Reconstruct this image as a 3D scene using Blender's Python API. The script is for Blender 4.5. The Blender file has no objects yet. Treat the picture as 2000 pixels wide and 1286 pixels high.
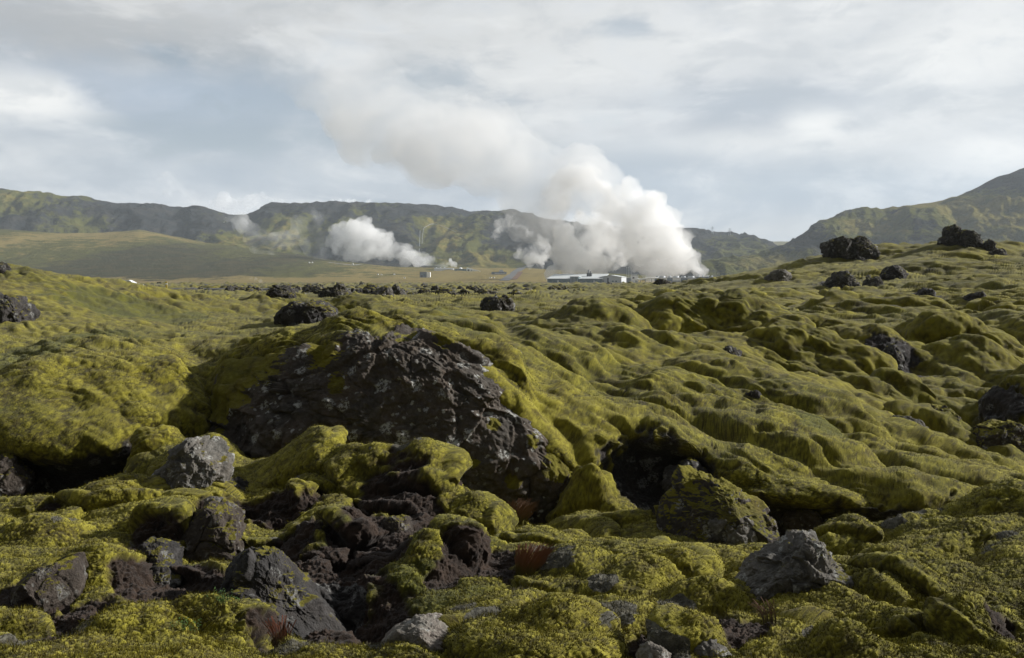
import bpy, bmesh, math, random, os
import numpy as np
from concurrent.futures import ThreadPoolExecutor
from mathutils import Vector
from mathutils.bvhtree import BVHTree

Q = float(os.environ.get('SCENE_Q', '1.0'))       # mesh density factor (1 = final)
rng = np.random.default_rng(11)
random.seed(5)
sc = bpy.context.scene
COL = sc.collection
F = 1944.0                                         # focal length in photo pixels
HZ = 540.0
TH = math.atan((643 - HZ) / F)
ct, st = math.cos(TH), math.sin(TH)

# ------------------------------------------------------------------ camera (eye at the origin, looking along +Y)
cam = bpy.data.cameras.new('camera')
cam.lens = 35.0; cam.sensor_width = 36.0; cam.clip_start = 0.05; cam.clip_end = 40000
cam_o = bpy.data.objects.new('camera', cam); COL.objects.link(cam_o)
cam_o.rotation_euler = (math.pi / 2 - TH, 0, 0)
sc.camera = cam_o

def P(px, py, d):
    """point at forward distance d (metres) seen at photo pixel px, py"""
    cx = (np.asarray(px, float) - 1000) / F; cy = (643 - np.asarray(py, float)) / F
    yy = ct + cy * st; zz = -st + cy * ct
    k = np.asarray(d, float) / yy
    return np.stack([cx * k, np.broadcast_to(np.asarray(d, float), np.shape(k)), zz * k], -1)

# ------------------------------------------------------------------ noise
def _h(x, y, z, s):
    h = x * np.uint32(374761393) + y * np.uint32(668265263) + z * np.uint32(2246822519) + np.uint32((s * 3266489917) & 0xffffffff)
    h = (h ^ (h >> np.uint32(15))) * np.uint32(2246822519)
    h = (h ^ (h >> np.uint32(13))) * np.uint32(3266489917)
    return h ^ (h >> np.uint32(16))
_g = rng.normal(size=(64, 3)); _g /= np.linalg.norm(_g, axis=1)[:, None]
_gx, _gy, _gz = [np.ascontiguousarray(_g[:, i], dtype=np.float32) for i in range(3)]
def _pn(a, s):
    a = a.astype(np.float32)
    i = np.floor(a); f = a - i
    u = f * f * f * (f * (f * 6 - 15) + 10)
    I = i.astype(np.int32).view(np.uint32) if False else i.astype(np.int64).astype(np.uint32)
    one = np.uint32(1)
    r = []
    for dz in (0, 1):
        for dy in (0, 1):
            for dx in (0, 1):
                h = _h(I[:, 0] + one * np.uint32(dx), I[:, 1] + one * np.uint32(dy), I[:, 2] + one * np.uint32(dz), s) & np.uint32(63)
                r.append(_gx[h] * (f[:, 0] - dx) + _gy[h] * (f[:, 1] - dy) + _gz[h] * (f[:, 2] - dz))
    ux, uy, uz = u[:, 0], u[:, 1], u[:, 2]
    l = lambda p, q, t: p + (q - p) * t
    return l(l(l(r[0], r[1], ux), l(r[2], r[3], ux), uy), l(l(r[4], r[5], ux), l(r[6], r[7], ux), uy), uz) * 1.6
_pool = ThreadPoolExecutor(4)
def _par(fn, a, s):
    if len(a) < 20000: return fn(a, s)
    ch = np.array_split(a, max(4, len(a) // 120000))
    return np.concatenate(list(_pool.map(lambda c: fn(c, s), ch)))
def noise(p, scale, seed=0):
    """gradient noise, about -1..1; p (N,3) or (N,2); scale in metres"""
    p = np.asarray(p)
    a = np.zeros((len(p), 3), np.float32)
    a[:, :p.shape[1]] = p / np.asarray(scale)
    a[:, 2] += 0.37 + seed * 7.13
    return _par(_pn, a, seed)
def fbm(p, scale, octv=4, seed=0, gain=.5, mode=None):
    t = 0; amp = 1; tot = 0
    for o in range(octv):
        n = noise(p, np.asarray(scale) / 2.03 ** o, seed + o * 17)
        if mode == 'ridge': n = 1 - 2 * np.abs(n)
        elif mode == 'billow': n = 2 * np.abs(n) - .7
        t = t + n * amp; tot += amp; amp *= gain
    return t / tot
def _wn(a, s):
    a = a.astype(np.float32); i = np.floor(a); f = a - i; I = i.astype(np.int64).astype(np.uint32)
    f1 = np.full(len(a), 9., np.float32); f2 = f1.copy(); cid = np.zeros(len(a), np.float32)
    for dz in (-1, 0, 1):
        for dy in (-1, 0, 1):
            for dx in (-1, 0, 1):
                h = _h(I[:, 0] + np.uint32(dx & 0xffffffff), I[:, 1] + np.uint32(dy & 0xffffffff), I[:, 2] + np.uint32(dz & 0xffffffff), s)
                jx = (h & np.uint32(1023)).astype(np.float32) / 1023; jy = ((h >> np.uint32(10)) & np.uint32(1023)).astype(np.float32) / 1023
                jz = ((h >> np.uint32(20)) & np.uint32(1023)).astype(np.float32) / 1023
                d = (dx + jx - f[:, 0]) ** 2 + (dy + jy - f[:, 1]) ** 2 + (dz + jz - f[:, 2]) ** 2
                m = d < f1
                f2 = np.where(m, f1, np.minimum(f2, d)); f1 = np.where(m, d, f1); cid = np.where(m, jx, cid)
    return np.stack([np.sqrt(f1), np.sqrt(f2), cid], 1)
def worley(p, scale, seed=0):
    a = np.zeros((len(p), 3), np.float32); p = np.asarray(p); a[:, :p.shape[1]] = p / np.asarray(scale); a[:, 2] += .41 + seed * 3.3
    return _par(_wn, a, seed)
def sstep(a, b, x):
    t = np.clip((x - a) / (b - a), 0, 1); return t * t * (3 - 2 * t)

# ------------------------------------------------------------------ mesh and object helpers
def tag(o, label=None, cat=None, group=None, kind=None):
    if label: o['label'] = label
    if cat: o['category'] = cat
    if group: o['group'] = group
    if kind: o['kind'] = kind
    return o
def np_mesh(name, V, Fc, mat=None, parent=None, smooth=True, attrs=None):
    """V (N,3), Fc (M,4) or (M,3) arrays -> one linked mesh object"""
    me = bpy.data.meshes.new(name)
    V = np.ascontiguousarray(V, np.float32); Fc = np.ascontiguousarray(Fc, np.int32); k = Fc.shape[1]
    me.vertices.add(len(V)); me.vertices.foreach_set('co', V.ravel())
    me.loops.add(Fc.size); me.loops.foreach_set('vertex_index', Fc.ravel())
    me.polygons.add(len(Fc)); me.polygons.foreach_set('loop_start', np.arange(0, Fc.size, k, dtype=np.int32))
    me.polygons.foreach_set('use_smooth', np.full(len(Fc), smooth))
    for an, av in (attrs or {}).items():
        at = me.attributes.new(an, 'FLOAT', 'POINT'); at.data.foreach_set('value', np.ascontiguousarray(av, np.float32))
    me.update(calc_edges=True)
    o = bpy.data.objects.new(name, me); COL.objects.link(o)
    if mat: me.materials.append(mat)
    if parent: o.parent = parent
    return o
def grid_faces(n, m):
    """faces of an n x m vertex grid (index i*m + j)"""
    i, j = np.meshgrid(np.arange(n - 1), np.arange(m - 1), indexing='ij'); a = (i * m + j).ravel()
    return np.stack([a, a + m, a + m + 1, a + 1], 1)
def grid_normals(G):
    du = np.gradient(G, axis=0); dv = np.gradient(G, axis=1)
    n = np.cross(du, dv); n /= np.linalg.norm(n, axis=2)[..., None] + 1e-12
    return n

# ------------------------------------------------------------------ materials
def new_mat(name):
    m = bpy.data.materials.new(name); m.use_nodes = True; nt = m.node_tree; nt.nodes.clear()
    return m, nt
class NB:
    """small node-building helper"""
    def __init__(s, nt): s.nt = nt
    def n(s, t, **kw):
        nd = s.nt.nodes.new(t)
        for k, v in kw.items(): setattr(nd, k, v)
        return nd
    def l(s, a, b): s.nt.links.new(a, b)
    def setin(s, sock, v):
        if hasattr(v, 'links') or isinstance(v, bpy.types.NodeSocket): s.l(v, sock)
        else: sock.default_value = v
    def noise(s, vec, scale, detail=4, rough=.55, dist=0., out='Fac'):
        nd = s.n('ShaderNodeTexNoise'); s.setin(nd.inputs['Scale'], scale); nd.inputs['Detail'].default_value = detail
        nd.inputs['Roughness'].default_value = rough; nd.inputs['Distortion'].default_value = dist
        if vec is not None: s.l(vec, nd.inputs['Vector'])
        return nd.outputs[out]
    def voro(s, vec, scale, feature='F1', out='Distance', rnd=1.):
        nd = s.n('ShaderNodeTexVoronoi', feature=feature); nd.inputs['Scale'].default_value = scale; nd.inputs['Randomness'].default_value = rnd
        if vec is not None: s.l(vec, nd.inputs['Vector'])
        return nd.outputs[out]
    def map(s, v, a, b, c=0., d=1., smooth=True):
        nd = s.n('ShaderNodeMapRange'); nd.interpolation_type = 'SMOOTHSTEP' if smooth else 'LINEAR'
        s.setin(nd.inputs[0], v)
        for i, x in enumerate((a, b, c, d)): s.setin(nd.inputs[1 + i], x)
        return nd.outputs[0]
    def math(s, op, a, b=0., c=0.):
        nd = s.n('ShaderNodeMath', operation=op); s.setin(nd.inputs[0], a); s.setin(nd.inputs[1], b); s.setin(nd.inputs[2], c)
        return nd.outputs[0]
    def vmath(s, op, a, b=(0, 0, 0)):
        nd = s.n('ShaderNodeVectorMath', operation=op); s.setin(nd.inputs[0], a); s.setin(nd.inputs[1], b)
        return nd.outputs['Value'] if op in ('DOT_PRODUCT', 'LENGTH', 'DISTANCE') else nd.outputs[0]
    def mix(s, f, a, b):
        nd = s.n('ShaderNodeMix', data_type='RGBA'); s.setin(nd.inputs['Factor'], f)
        for nm, v in (('A', a), ('B', b)):
            sk = [i for i in nd.inputs if i.name == nm and i.type == 'RGBA'][0]
            if isinstance(v, tuple): sk.default_value = (*v[:3], 1)
            else: s.l(v, sk)
        return [o for o in nd.outputs if o.type == 'RGBA'][0]
    def attr(s, name): return s.n('ShaderNodeAttribute', attribute_name=name).outputs['Fac']
    def pos(s): return s.n('ShaderNodeNewGeometry').outputs['Position']
    def bump(s, h, strength=.5, dist=.02, normal=None):
        nd = s.n('ShaderNodeBump'); nd.inputs['Strength'].default_value = strength; nd.inputs['Distance'].default_value = dist
        s.l(h, nd.inputs['Height'])
        if normal is not None: s.l(normal, nd.inputs['Normal'])
        return nd.outputs['Normal']
    def principled(s, col, rough=.9, spec=.2, normal=None, sheen=0., metallic=0.):
        b = s.n('ShaderNodeBsdfPrincipled'); s.setin(b.inputs['Base Color'], (*col, 1) if isinstance(col, tuple) else col)
        s.setin(b.inputs['Roughness'], rough); b.inputs['Specular IOR Level'].default_value = spec; b.inputs['Metallic'].default_value = metallic
        if sheen: b.inputs['Sheen Weight'].default_value = sheen; b.inputs['Sheen Roughness'].default_value = .6
        if normal is not None: s.l(normal, b.inputs['Normal'])
        return b.outputs[0]
    def out(s, surf=None, vol=None):
        o = s.n('ShaderNodeOutputMaterial')
        if surf is not None: s.l(surf, o.inputs['Surface'])
        if vol is not None: s.l(vol, o.inputs['Volume'])

def moss_color(b, p, s=1.):
    n1 = b.noise(p, .55 * s, 4, .6); n2 = b.noise(p, 3.5 * s, 5, .65); n3 = b.noise(p, 26 * s, 3, .6); n4 = b.noise(p, 1.3 * s, 4, .6, 1.)
    c = b.mix(b.map(n1, .38, .64), MOSS_A, MOSS_B)
    c = b.mix(b.math('MULTIPLY', b.map(n2, .47, .70), .6), c, MOSS_C)
    c = b.mix(b.math('MULTIPLY', b.map(n4, .58, .74), .7), c, MOSS_D)
    n5 = b.noise(p, 6.5 * s, 7, .78); n6 = b.noise(b.vmath('MULTIPLY', p, (1.6, .7, 1.)), 2.2 * s, 6, .72, .8)
    c = b.mix(b.math('MULTIPLY', b.map(n5, .48, .64), .75), c, MOSS_STEM)
    c = b.mix(b.math('MULTIPLY', b.map(n6, .53, .66), .55), c, MOSS_C)
    return b.mix(b.math('MULTIPLY', b.map(n3, .45, .75), .5), c, MOSS_E)
MOSS_STEM = (.036, .029, .008); MOSS_A = (.170, .149, .0125); MOSS_B = (.098, .092, .009); MOSS_C = (.084, .062, .012); MOSS_D = (.044, .054, .006); MOSS_E = (.27, .24, .028)

def rock_color(b, p, s=1., lichen=1., tone=(.042, .038, .036), warm=(.060, .045, .037)):
    n1 = b.noise(p, 3. * s, 6, .65); n2 = b.noise(p, 14. * s, 5, .7)
    c = b.mix(b.map(n1, .35, .68), tone, warm)
    c = b.mix(b.map(n2, .42, .75), c, tuple(x * 2.1 for x in tone))
    warp = b.vmath('ADD', p, b.vmath('SCALE', b.noise(p, 9 * s, 3, .6, out='Color')))
    nd = warp.node; sc_ = nd.inputs[1].links[0].from_node; sc_.inputs['Scale'].default_value = .12 / s
    v = b.voro(warp, 5.5 * s); pick = b.voro(warp, 5.5 * s, out='Color')
    spot = b.math('MULTIPLY', b.map(v, .28, .40, 1., 0.), b.map(pick, .50, .54))
    spot = b.math('MULTIPLY', spot, b.map(b.noise(p, 34 * s, 4, .75), .44, .54))
    c = b.mix(b.math('MULTIPLY', spot, .75 * lichen), c, (.42, .42, .39))
    v2 = b.voro(warp, 15 * s); pk2 = b.voro(warp, 15 * s, out='Color')
    spk = b.math('MULTIPLY', b.math('MULTIPLY', b.map(v2, .22, .34, 1., 0.), b.map(pk2, .58, .62)), b.map(b.noise(p, 1.9 * s, 4, .65), .44, .56))
    c = b.mix(b.math('MULTIPLY', spk, .8 * lichen), c, (.33, .33, .31))
    fl = b.math('MULTIPLY', b.map(b.noise(p, 38 * s, 5, .75), .55, .66), b.map(b.noise(p, 2.6 * s, 3, .6), .42, .62))
    c = b.mix(b.math('MULTIPLY', fl, .5 * lichen), c, (.20, .19, .17))
    og = b.map(b.noise(p, 4.6 * s, 4, .7, 1.5), .68, .74)
    return b.mix(b.math('MULTIPLY', og, .5 * lichen), c, (.13, .07, .03))

def make_ground_mat():
    m, nt = new_mat('moss_ground'); b = NB(nt); p = b.pos()
    moss = moss_color(b, p); tipa = b.attr('tip')
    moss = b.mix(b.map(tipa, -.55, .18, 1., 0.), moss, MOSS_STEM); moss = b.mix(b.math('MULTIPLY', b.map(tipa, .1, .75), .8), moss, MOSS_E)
    lich = b.attr('lichen'); soil = b.attr('soil'); tint = b.attr('tint')
    n = b.noise(p, 30, 4, .65)
    moss = b.mix(b.math('MULTIPLY', b.map(tint, .0, 1.), .55), moss, MOSS_D)
    grey = b.mix(b.map(n, .35, .7), (.050, .046, .034), (.125, .118, .090))
    moss = b.mix(b.map(b.math('ADD', lich, b.math('MULTIPLY', b.math('SUBTRACT', n, .5), 1.2)), .40, .60), moss, grey)
    earth = b.mix(b.map(b.noise(p, 8, 5, .7), .35, .7), (.016, .0105, .0075), (.043, .027, .018))
    rockc = rock_color(b, p, 1., .35, (.020, .018, .017), (.028, .021, .018))  # bare lava, its colour darkened to paint in shade of hollows under lips
    bare = b.mix(b.map(b.attr('rock'), .35, .65), earth, rockc)
    c = b.mix(soil, moss, bare)
    h = b.math('ADD', b.noise(p, 85, 3, .7), b.math('MULTIPLY', b.noise(p, 220, 2, .6), .5))
    nb = b.bump(h, .7, .012)
    b.out(b.principled(c, .95, .08, nb, sheen=.08)); return m

def make_rock_mat(name, lichen=1., moss=.5, tone=(.042, .038, .036), warm=(.060, .045, .037), s=1.):
    m, nt = new_mat(name); b = NB(nt); p = b.n('ShaderNodeTexCoord').outputs['Object']
    c = rock_color(b, p, s, lichen, tone, warm)
    nz = b.n('ShaderNodeSeparateXYZ'); b.l(b.n('ShaderNodeNewGeometry').outputs['Normal'], nz.inputs[0])
    mk = b.math('ADD', nz.outputs['Z'], b.math('MULTIPLY', b.math('SUBTRACT', b.noise(p, 4 * s, 5, .7), .5), 2.2))
    mk = b.math('ADD', mk, b.attr('cover'))
    mm = b.map(mk, 1.16 - moss * .62, 1.28 - moss * .62)
    c = b.mix(mm, c, moss_color(b, p, s))
    h = b.math('ADD', b.noise(p, 24 * s, 6, .72), b.math('MULTIPLY', b.noise(p, 90 * s, 4, .7), .45))
    h = b.math('ADD', h, b.math('MULTIPLY', b.voro(p, 11 * s, 'F1'), -.5))
    b.out(b.principled(c, .88, .25, b.bump(h, .9, .035 / s))); return m

def plain_mat(name, col, rough=.6, spec=.4, metallic=0., var=.15, s=.5):
    m, nt = new_mat(name); b = NB(nt); p = b.n('ShaderNodeTexCoord').outputs['Object']
    n = b.noise(p, s, 4, .6)
    c = b.mix(b.map(n, .3, .7), tuple(x * (1 - var) for x in col), tuple(min(1, x * (1 + var)) for x in col))
    b.out(b.principled(c, rough, spec, metallic=metallic)); return m

# ================================================================== ROCKS: outlines, distances and looks
ROCKS = [
 # outline, distance, half depth, label, kind, seed, extra
 ([(385,835),(395,775),(420,725),(460,700),(510,705),(560,690),(620,685),(670,672),(700,652),(745,652),(800,658),(860,676),(905,698),(945,735),(990,770),(1040,825),(1090,870),(1125,915),(1118,965),(1085,1010),(1000,1025),(900,985),(800,940),(720,925),(650,910),(560,925),(470,915),(410,875)],
  9.75, .62, 'huge dark lava outcrop spotted with white lichen, under the moss ridge', 'face', 3, dict(loose=1, res=300, rough=.050, lean=.26, centre=(770,815), cells=.17, cuts=3, cover=((450,740,45),(430,790,40),(500,705,40),(675,742,14),(870,655,20),(1085,900,25),(1040,850,12),(965,815,10),(1000,915,14),(640,690,25),(930,880,9)))),
 ([(1188,885),(1215,872),(1260,866),(1320,868),(1375,880),(1395,900),(1375,935),(1300,950),(1230,945),(1195,915)], 10.3, .35, 'shaded black lava block under the moss lip right of the great outcrop', 'dark', 7, dict(loose=1, res=130)),
 ([(1292,935),(1330,912),(1372,905),(1378,930),(1350,950),(1300,952)], 9.5, .16, 'thin grey slab at the foot of the shaded black block', 'dark', 9, dict(loose=1, res=60)),
 ([(1265,985),(1290,945),(1340,925),(1400,940),(1450,965),(1495,1000),(1505,1030),(1480,1060),(1425,1070),(1350,1062),(1285,1040)], 8.15, .42, 'round boulder under a thick moss cap in the gully below the ridge', 'mossy', 12, dict(res=160, rough=.07)),
 ([(1380,1020),(1410,1000),(1450,1005),(1475,1030),(1465,1058),(1420,1068),(1385,1050)], 7.85, .2, 'grey lichened rock against the foot of the moss capped boulder', 'grey', 13, dict(loose=1, res=90)),
 ([(1468,1015),(1490,998),(1508,1012),(1505,1040),(1480,1055)], 7.95, .14, 'small reddish rock at the right end of the moss capped boulder', 'brown', 14, dict(loose=1, res=50)),
 ([(1443,1132),(1470,1108),(1505,1088),(1535,1068),(1552,1055),(1582,1048),(1602,1062),(1606,1088),(1622,1100),(1645,1112),(1638,1145),(1620,1172),(1560,1182),(1500,1172),(1455,1158)], 5.55, .24, 'ragged grey boulder crusted with lichen, alone on the near moss slope', 'grey', 21, dict(loose=1, res=200, rough=.095, lean=.35, cuts=3, cells=.26)),
 ([(290,945),(305,920),(330,898),(358,884),(372,866),(396,850),(414,866),(425,885),(444,896),(436,930),(415,955),(370,972),(330,985),(295,982)], 7.95, .25, 'rough grey pointed rock beside the hollow under the left hummock', 'grey', 25, dict(res=170, rough=.10, lean=.35)),
 ([(395,960),(420,938),(455,940),(485,960),(480,995),(440,1005),(400,990)], 8.0, .22, 'dark rounded rock tucked behind the rough grey pointed rock', 'dark', 27, dict(loose=1, res=90)),
 ([(395,985),(415,972),(435,985),(430,1000),(405,1003)], 7.25, .1, 'small grey stone on top of the brown rock', 'grey', 28, dict(loose=1, res=50)),
 ([(352,1075),(356,1035),(370,1005),(400,992),(440,1000),(468,1030),(492,1055),(478,1085),(440,1112),(380,1115),(356,1100)], 6.85, .26, 'brown pitted rock with a steep left side, under a small grey stone', 'brown', 31, dict(res=160, rough=.07, lean=.3)),
 ([(272,1095),(280,1068),(315,1060),(345,1072),(345,1105),(305,1115)], 6.3, .16, 'flat topped grey block left of the brown pitted rock', 'dark', 33, dict(res=70)),
 ([(270,1130),(300,1110),(350,1112),(352,1145),(310,1160),(275,1150)], 6.05, .16, 'dark block beneath the flat topped grey block', 'dark', 34, dict(loose=1, res=70)),
 ([(385,1130),(410,1100),(455,1088),(520,1082),(565,1085),(585,1120),(590,1150),(630,1180),(665,1215),(692,1240),(670,1268),(600,1262),(540,1255),(490,1240),(475,1190),(440,1150),(400,1150)], 5.65, .28, 'broken black lava ledge in the near gully, streaked with pale lichen', 'dark', 37, dict(res=220, rough=.085, centre=(540,1165))),
 ([(28,1168),(60,1125),(105,1102),(148,1090),(156,1125),(150,1165),(135,1198),(80,1202),(35,1192)], 5.5, .2, 'smooth brown rock face in the moss at the left edge', 'brown', 41, dict(res=120, rough=.05)),
 ([(722,1258),(760,1235),(800,1222),(832,1212),(865,1225),(902,1245),(928,1268),(900,1295),(820,1305),(745,1290)], 4.75, .2, 'low rock furred with grey lichen at the bottom of the picture', 'pale', 45, dict(loose=1, res=140, rough=.07)),
 ([(1352,1290),(1362,1262),(1378,1248),(1402,1262),(1425,1290),(1390,1310)], 4.45, .09, 'pale pointed stone at the bottom edge right of the middle', 'grey', 47, dict(res=70)),
 ([(1240,1285),(1262,1266),(1295,1268),(1312,1285),(1280,1300)], 4.42, .07, 'small pale stone sunk in moss at the bottom edge', 'pale', 48, dict(res=60)),
 ([(-60,600),(-15,572),(25,572),(48,600),(66,632),(52,660),(20,668),(-50,665)], 12.4, .35, 'black rock hollow in the upper left hummock at the frame edge', 'dark', 51, dict(loose=1, res=137, rough=.085, cells=.40)),
 ([(-60,935),(-20,905),(20,900),(52,925),(45,960),(0,975),(-50,970)], 8.75, .25, 'reddish rock below the dark hollow at the left edge', 'brown', 53, dict(loose=1, res=90)),
 ([(-25,528),(-12,517),(8,516),(20,521),(14,530),(-10,533)], 15.2, .12, 'little dark rock on the crest of the left hummock', 'dark', 55, dict(res=62, rough=.085, cells=.40)),
 ([(526,590),(532,570),(548,562),(562,563),(574,572),(570,590),(548,596)], 30, .4, 'dark knob standing left of three rocks on the middle moss', 'dark', 57, dict(res=100, rough=.12, cells=.30, cuts=5)),
 ([(626,586),(632,568),(652,562),(672,560),(686,566),(690,582),(672,592),(640,594)], 33, .55, 'twin topped dark rock on the middle moss behind the great outcrop', 'far', 59, dict(res=112, rough=.12, cells=.30, cuts=5)),
 ([(536,630),(548,605),(570,588),(590,598),(612,590),(640,594),(658,606),(648,622),(610,634),(565,640)], 14.2, .4, 'jagged black rocks at the upper left end of the moss ridge', 'dark', 61, dict(loose=1, res=187, rough=.085, cells=.40)),
 ([(714,592),(722,574),(742,566),(758,562),(768,576),(762,592),(735,598)], 36, .5, 'dark rock right of the twin topped rock', 'far', 63, dict(res=100, rough=.085, cells=.40)),
 ([(944,606),(952,588),(970,580),(985,584),(1000,600),(996,616),(968,618)], 27, .5, 'dark hunched rock on the middle moss above the outcrop', 'far', 65, dict(res=112, rough=.12, cells=.30, cuts=5)),
 ([(968,712),(975,690),(1000,682),(1022,692),(1030,712),(1000,724)], 11.3, .16, 'pale brown boulder half sunk in the moss of the ridge top', 'grey', 67, dict(res=90)),
 ([(1162,640),(1172,615),(1188,604),(1205,612),(1214,634),(1190,645)], 23, .4, 'tall dark rock with a shaded front among the middle hummocks', 'dark', 69, dict(res=100, rough=.085, cells=.40)),
 ([(1252,612),(1266,594),(1292,590),(1316,602),(1322,620),(1285,626)], 27.5, .5, 'low dark outcrop under a moss lip in the middle hummocks', 'far', 71, dict(res=100, rough=.085, cells=.40)),
 ([(1222,676),(1236,660),(1254,656),(1268,668),(1258,682),(1235,684)], 15.2, .2, 'small black rock in the crease behind the moss ridge', 'dark', 73, dict(res=75, rough=.085, cells=.40)),
 ([(1402,700),(1414,684),(1438,682),(1452,696),(1440,708),(1415,710)], 15.8, .22, 'dark rock in the dip behind the ridge, below the hill', 'dark', 75, dict(res=75, rough=.085, cells=.40)),
 ([(1408,642),(1420,630),(1438,632),(1442,644),(1425,650)], 21.5, .2, 'little rock on the moss flat under the hill', 'far', 77, dict(res=62, rough=.085, cells=.40)),
 ([(1056,632),(1070,622),(1096,618),(1114,626),(1100,636),(1070,638)], 18.5, .25, 'flat grey rock on the back of the moss ridge', 'grey', 79, dict(res=75, rough=.085, cells=.40)),
 ([(1272,560),(1280,551),(1296,549),(1310,555),(1304,562),(1284,564)], 62, .5, 'low black rock on the skyline before the cooling towers', 'dark', 81, dict(res=75, rough=.085, cells=.40)),
 ([(1612,508),(1613,486),(1628,475),(1662,473),(1692,472),(1704,483),(1716,497),(1711,510),(1668,516),(1630,514)], 55, 1.0, 'big blocky lava boulder with mossy top on the hill crest', 'far', 83, dict(res=162, rough=.12, cells=.30, cuts=5)),
 ([(1838,480),(1848,462),(1852,448),(1868,446),(1876,456),(1884,478),(1862,486)], 54, .5, 'upright left half of the crag on the hill crest', 'far', 85, dict(res=112, rough=.12, cells=.30, cuts=5)),
 ([(1870,476),(1876,458),(1888,452),(1902,460),(1913,478),(1902,488),(1880,486)], 53.5, .6, 'sloping right half of the crag on the hill crest', 'far', 87, dict(res=112, rough=.12, cells=.30, cuts=5)),
 ([(1920,488),(1926,476),(1936,467),(1941,480),(1942,492),(1930,495)], 53, .3, 'small pointed rock right of the crag', 'far', 89, dict(res=75, rough=.12, cells=.30, cuts=5)),
 ([(1932,500),(1944,487),(1958,488),(1972,500),(1960,508),(1940,508)], 52, .4, 'dark low rock on the slope below the pointed rock', 'far', 91, dict(res=75, rough=.085, cells=.40)),
 ([(1490,550),(1502,536),(1525,529),(1546,532),(1540,544),(1512,552)], 46, .5, 'low grey ledge with pale top on the left shoulder of the hill', 'grey', 93, dict(res=100, rough=.085, cells=.40)),
 ([(1616,560),(1620,542),(1645,534),(1672,540),(1678,562),(1650,570),(1625,568)], 41, .55, 'grey cracked outcrop in the hollow halfway up the hill', 'far', 95, dict(res=137, rough=.085, cells=.40)),
 ([(1688,562),(1694,546),(1708,540),(1726,548),(1732,566),(1708,572)], 40.5, .45, 'second grey outcrop right of the hollow halfway up the hill', 'far', 97, dict(res=112, rough=.085, cells=.40)),
 ([(1722,544),(1730,528),(1752,522),(1772,534),(1764,546),(1742,550)], 44, .5, 'dark rock lying above the outcrops on the hill face', 'dark', 99, dict(res=87, rough=.085, cells=.40)),
 ([(1784,602),(1792,578),(1806,565),(1822,572),(1820,596),(1800,608)], 32.5, .4, 'dark cleft rock on the right part of the hill foot', 'dark', 101, dict(res=112, rough=.085, cells=.40)),
 ([(1887,590),(1890,576),(1904,571),(1922,578),(1920,590),(1902,594)], 31, .35, 'small dark boulder right of the cleft rock', 'dark', 103, dict(res=75, rough=.085, cells=.40)),
 ([(1708,618),(1716,604),(1734,599),(1746,608),(1738,620),(1720,624)], 26.5, .3, 'mossy knob rock on the flat below the hill', 'mossy', 105, dict(res=75, rough=.085, cells=.40)),
 ([(1742,826),(1756,812),(1778,816),(1800,832),(1816,850),(1812,878),(1790,872),(1765,850)], 12.0, .25, 'pale grey rock face sticking out behind the ridge at right', 'grey', 107, dict(res=125, rough=.085, cells=.40)),
 ([(1786,830),(1800,802),(1830,796),(1862,812),(1872,842),(1850,862),(1815,858)], 13.1, .4, 'large dark rock beneath moss behind the pale grey rock', 'mossy', 109, dict(res=125, rough=.085, cells=.40)),
 ([(1905,875),(1914,848),(1945,834),(1985,836),(2015,850),(2015,880),(1960,892)], 12.4, .4, 'black rock under a moss brow at the right edge', 'mossy', 111, dict(res=125, rough=.085, cells=.40)),
 ([(1722,712),(1728,688),(1744,676),(1756,690),(1752,716),(1738,722)], 17.0, .3, 'dark rock in the crevice beside the round moss hummock', 'dark', 113, dict(res=87, rough=.085, cells=.40)),
 ([(1655,1022),(1670,1012),(1692,1014),(1708,1028),(1702,1040),(1675,1036)], 6.85, .12, 'lichen grey stone on the left moss knoll before the gully', 'pale', 115, dict(loose=1, res=70)),
 ([(1765,1030),(1778,1014),(1800,1010),(1818,1018),(1808,1032),(1785,1036)], 6.85, .12, 'lichen grey stone between the two moss knolls before the gully', 'pale', 117, dict(res=70)),
 ([(1795,1045),(1810,1032),(1832,1032),(1840,1044),(1820,1054)], 6.6, .1, 'small dark stone below the lichen grey stone between the knolls', 'dark', 119, dict(res=50)),
 ([(1530,1010),(1550,985),(1590,978),(1612,1000),(1600,1030),(1555,1035)], 9.15, .25, 'shadowed brown boulder in the gully under the long moss ridge', 'brown', 121, dict(loose=1, res=90)),
 ([(1800,985),(1815,950),(1850,945),(1880,965),(1890,1000),(1850,1012),(1815,1008)], 9.25, .22, 'dark red lava face under the right tip of the moss ridge', 'brown', 123, dict(loose=1, res=100)),
 ([(745,1035),(752,1015),(780,1012),(802,1022),(800,1045),(765,1050)], 6.95, .12, 'brown block set in bare soil on the middle moss apron', 'brown', 125, dict(res=70)),
 ([(1210,690),(1225,680),(1245,685),(1240,697),(1220,698)], 13.6, .1, 'little dark stone poking from the back of the ridge', 'dark', 131, dict(res=50, rough=.085, cells=.40)),
 ([(1040,634),(1052,626),(1066,632),(1058,640),(1044,640)], 17.4, .15, 'dark stone beside the flat grey rock', 'dark', 133, dict(res=50, rough=.085, cells=.40)),
 ([(1328,652),(1338,642),(1356,640),(1366,648),(1350,656)], 19.3, .2, 'grey topped stone among hummocks left of the hill foot', 'grey', 135, dict(res=62, rough=.085, cells=.40)),
 ([(1455,772),(1470,765),(1490,770),(1486,780),(1465,782)], 11.5, .06, 'dark sliver of lava in the moss of the ridge flank', 'dark', 137, dict(res=40)),
]
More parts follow.
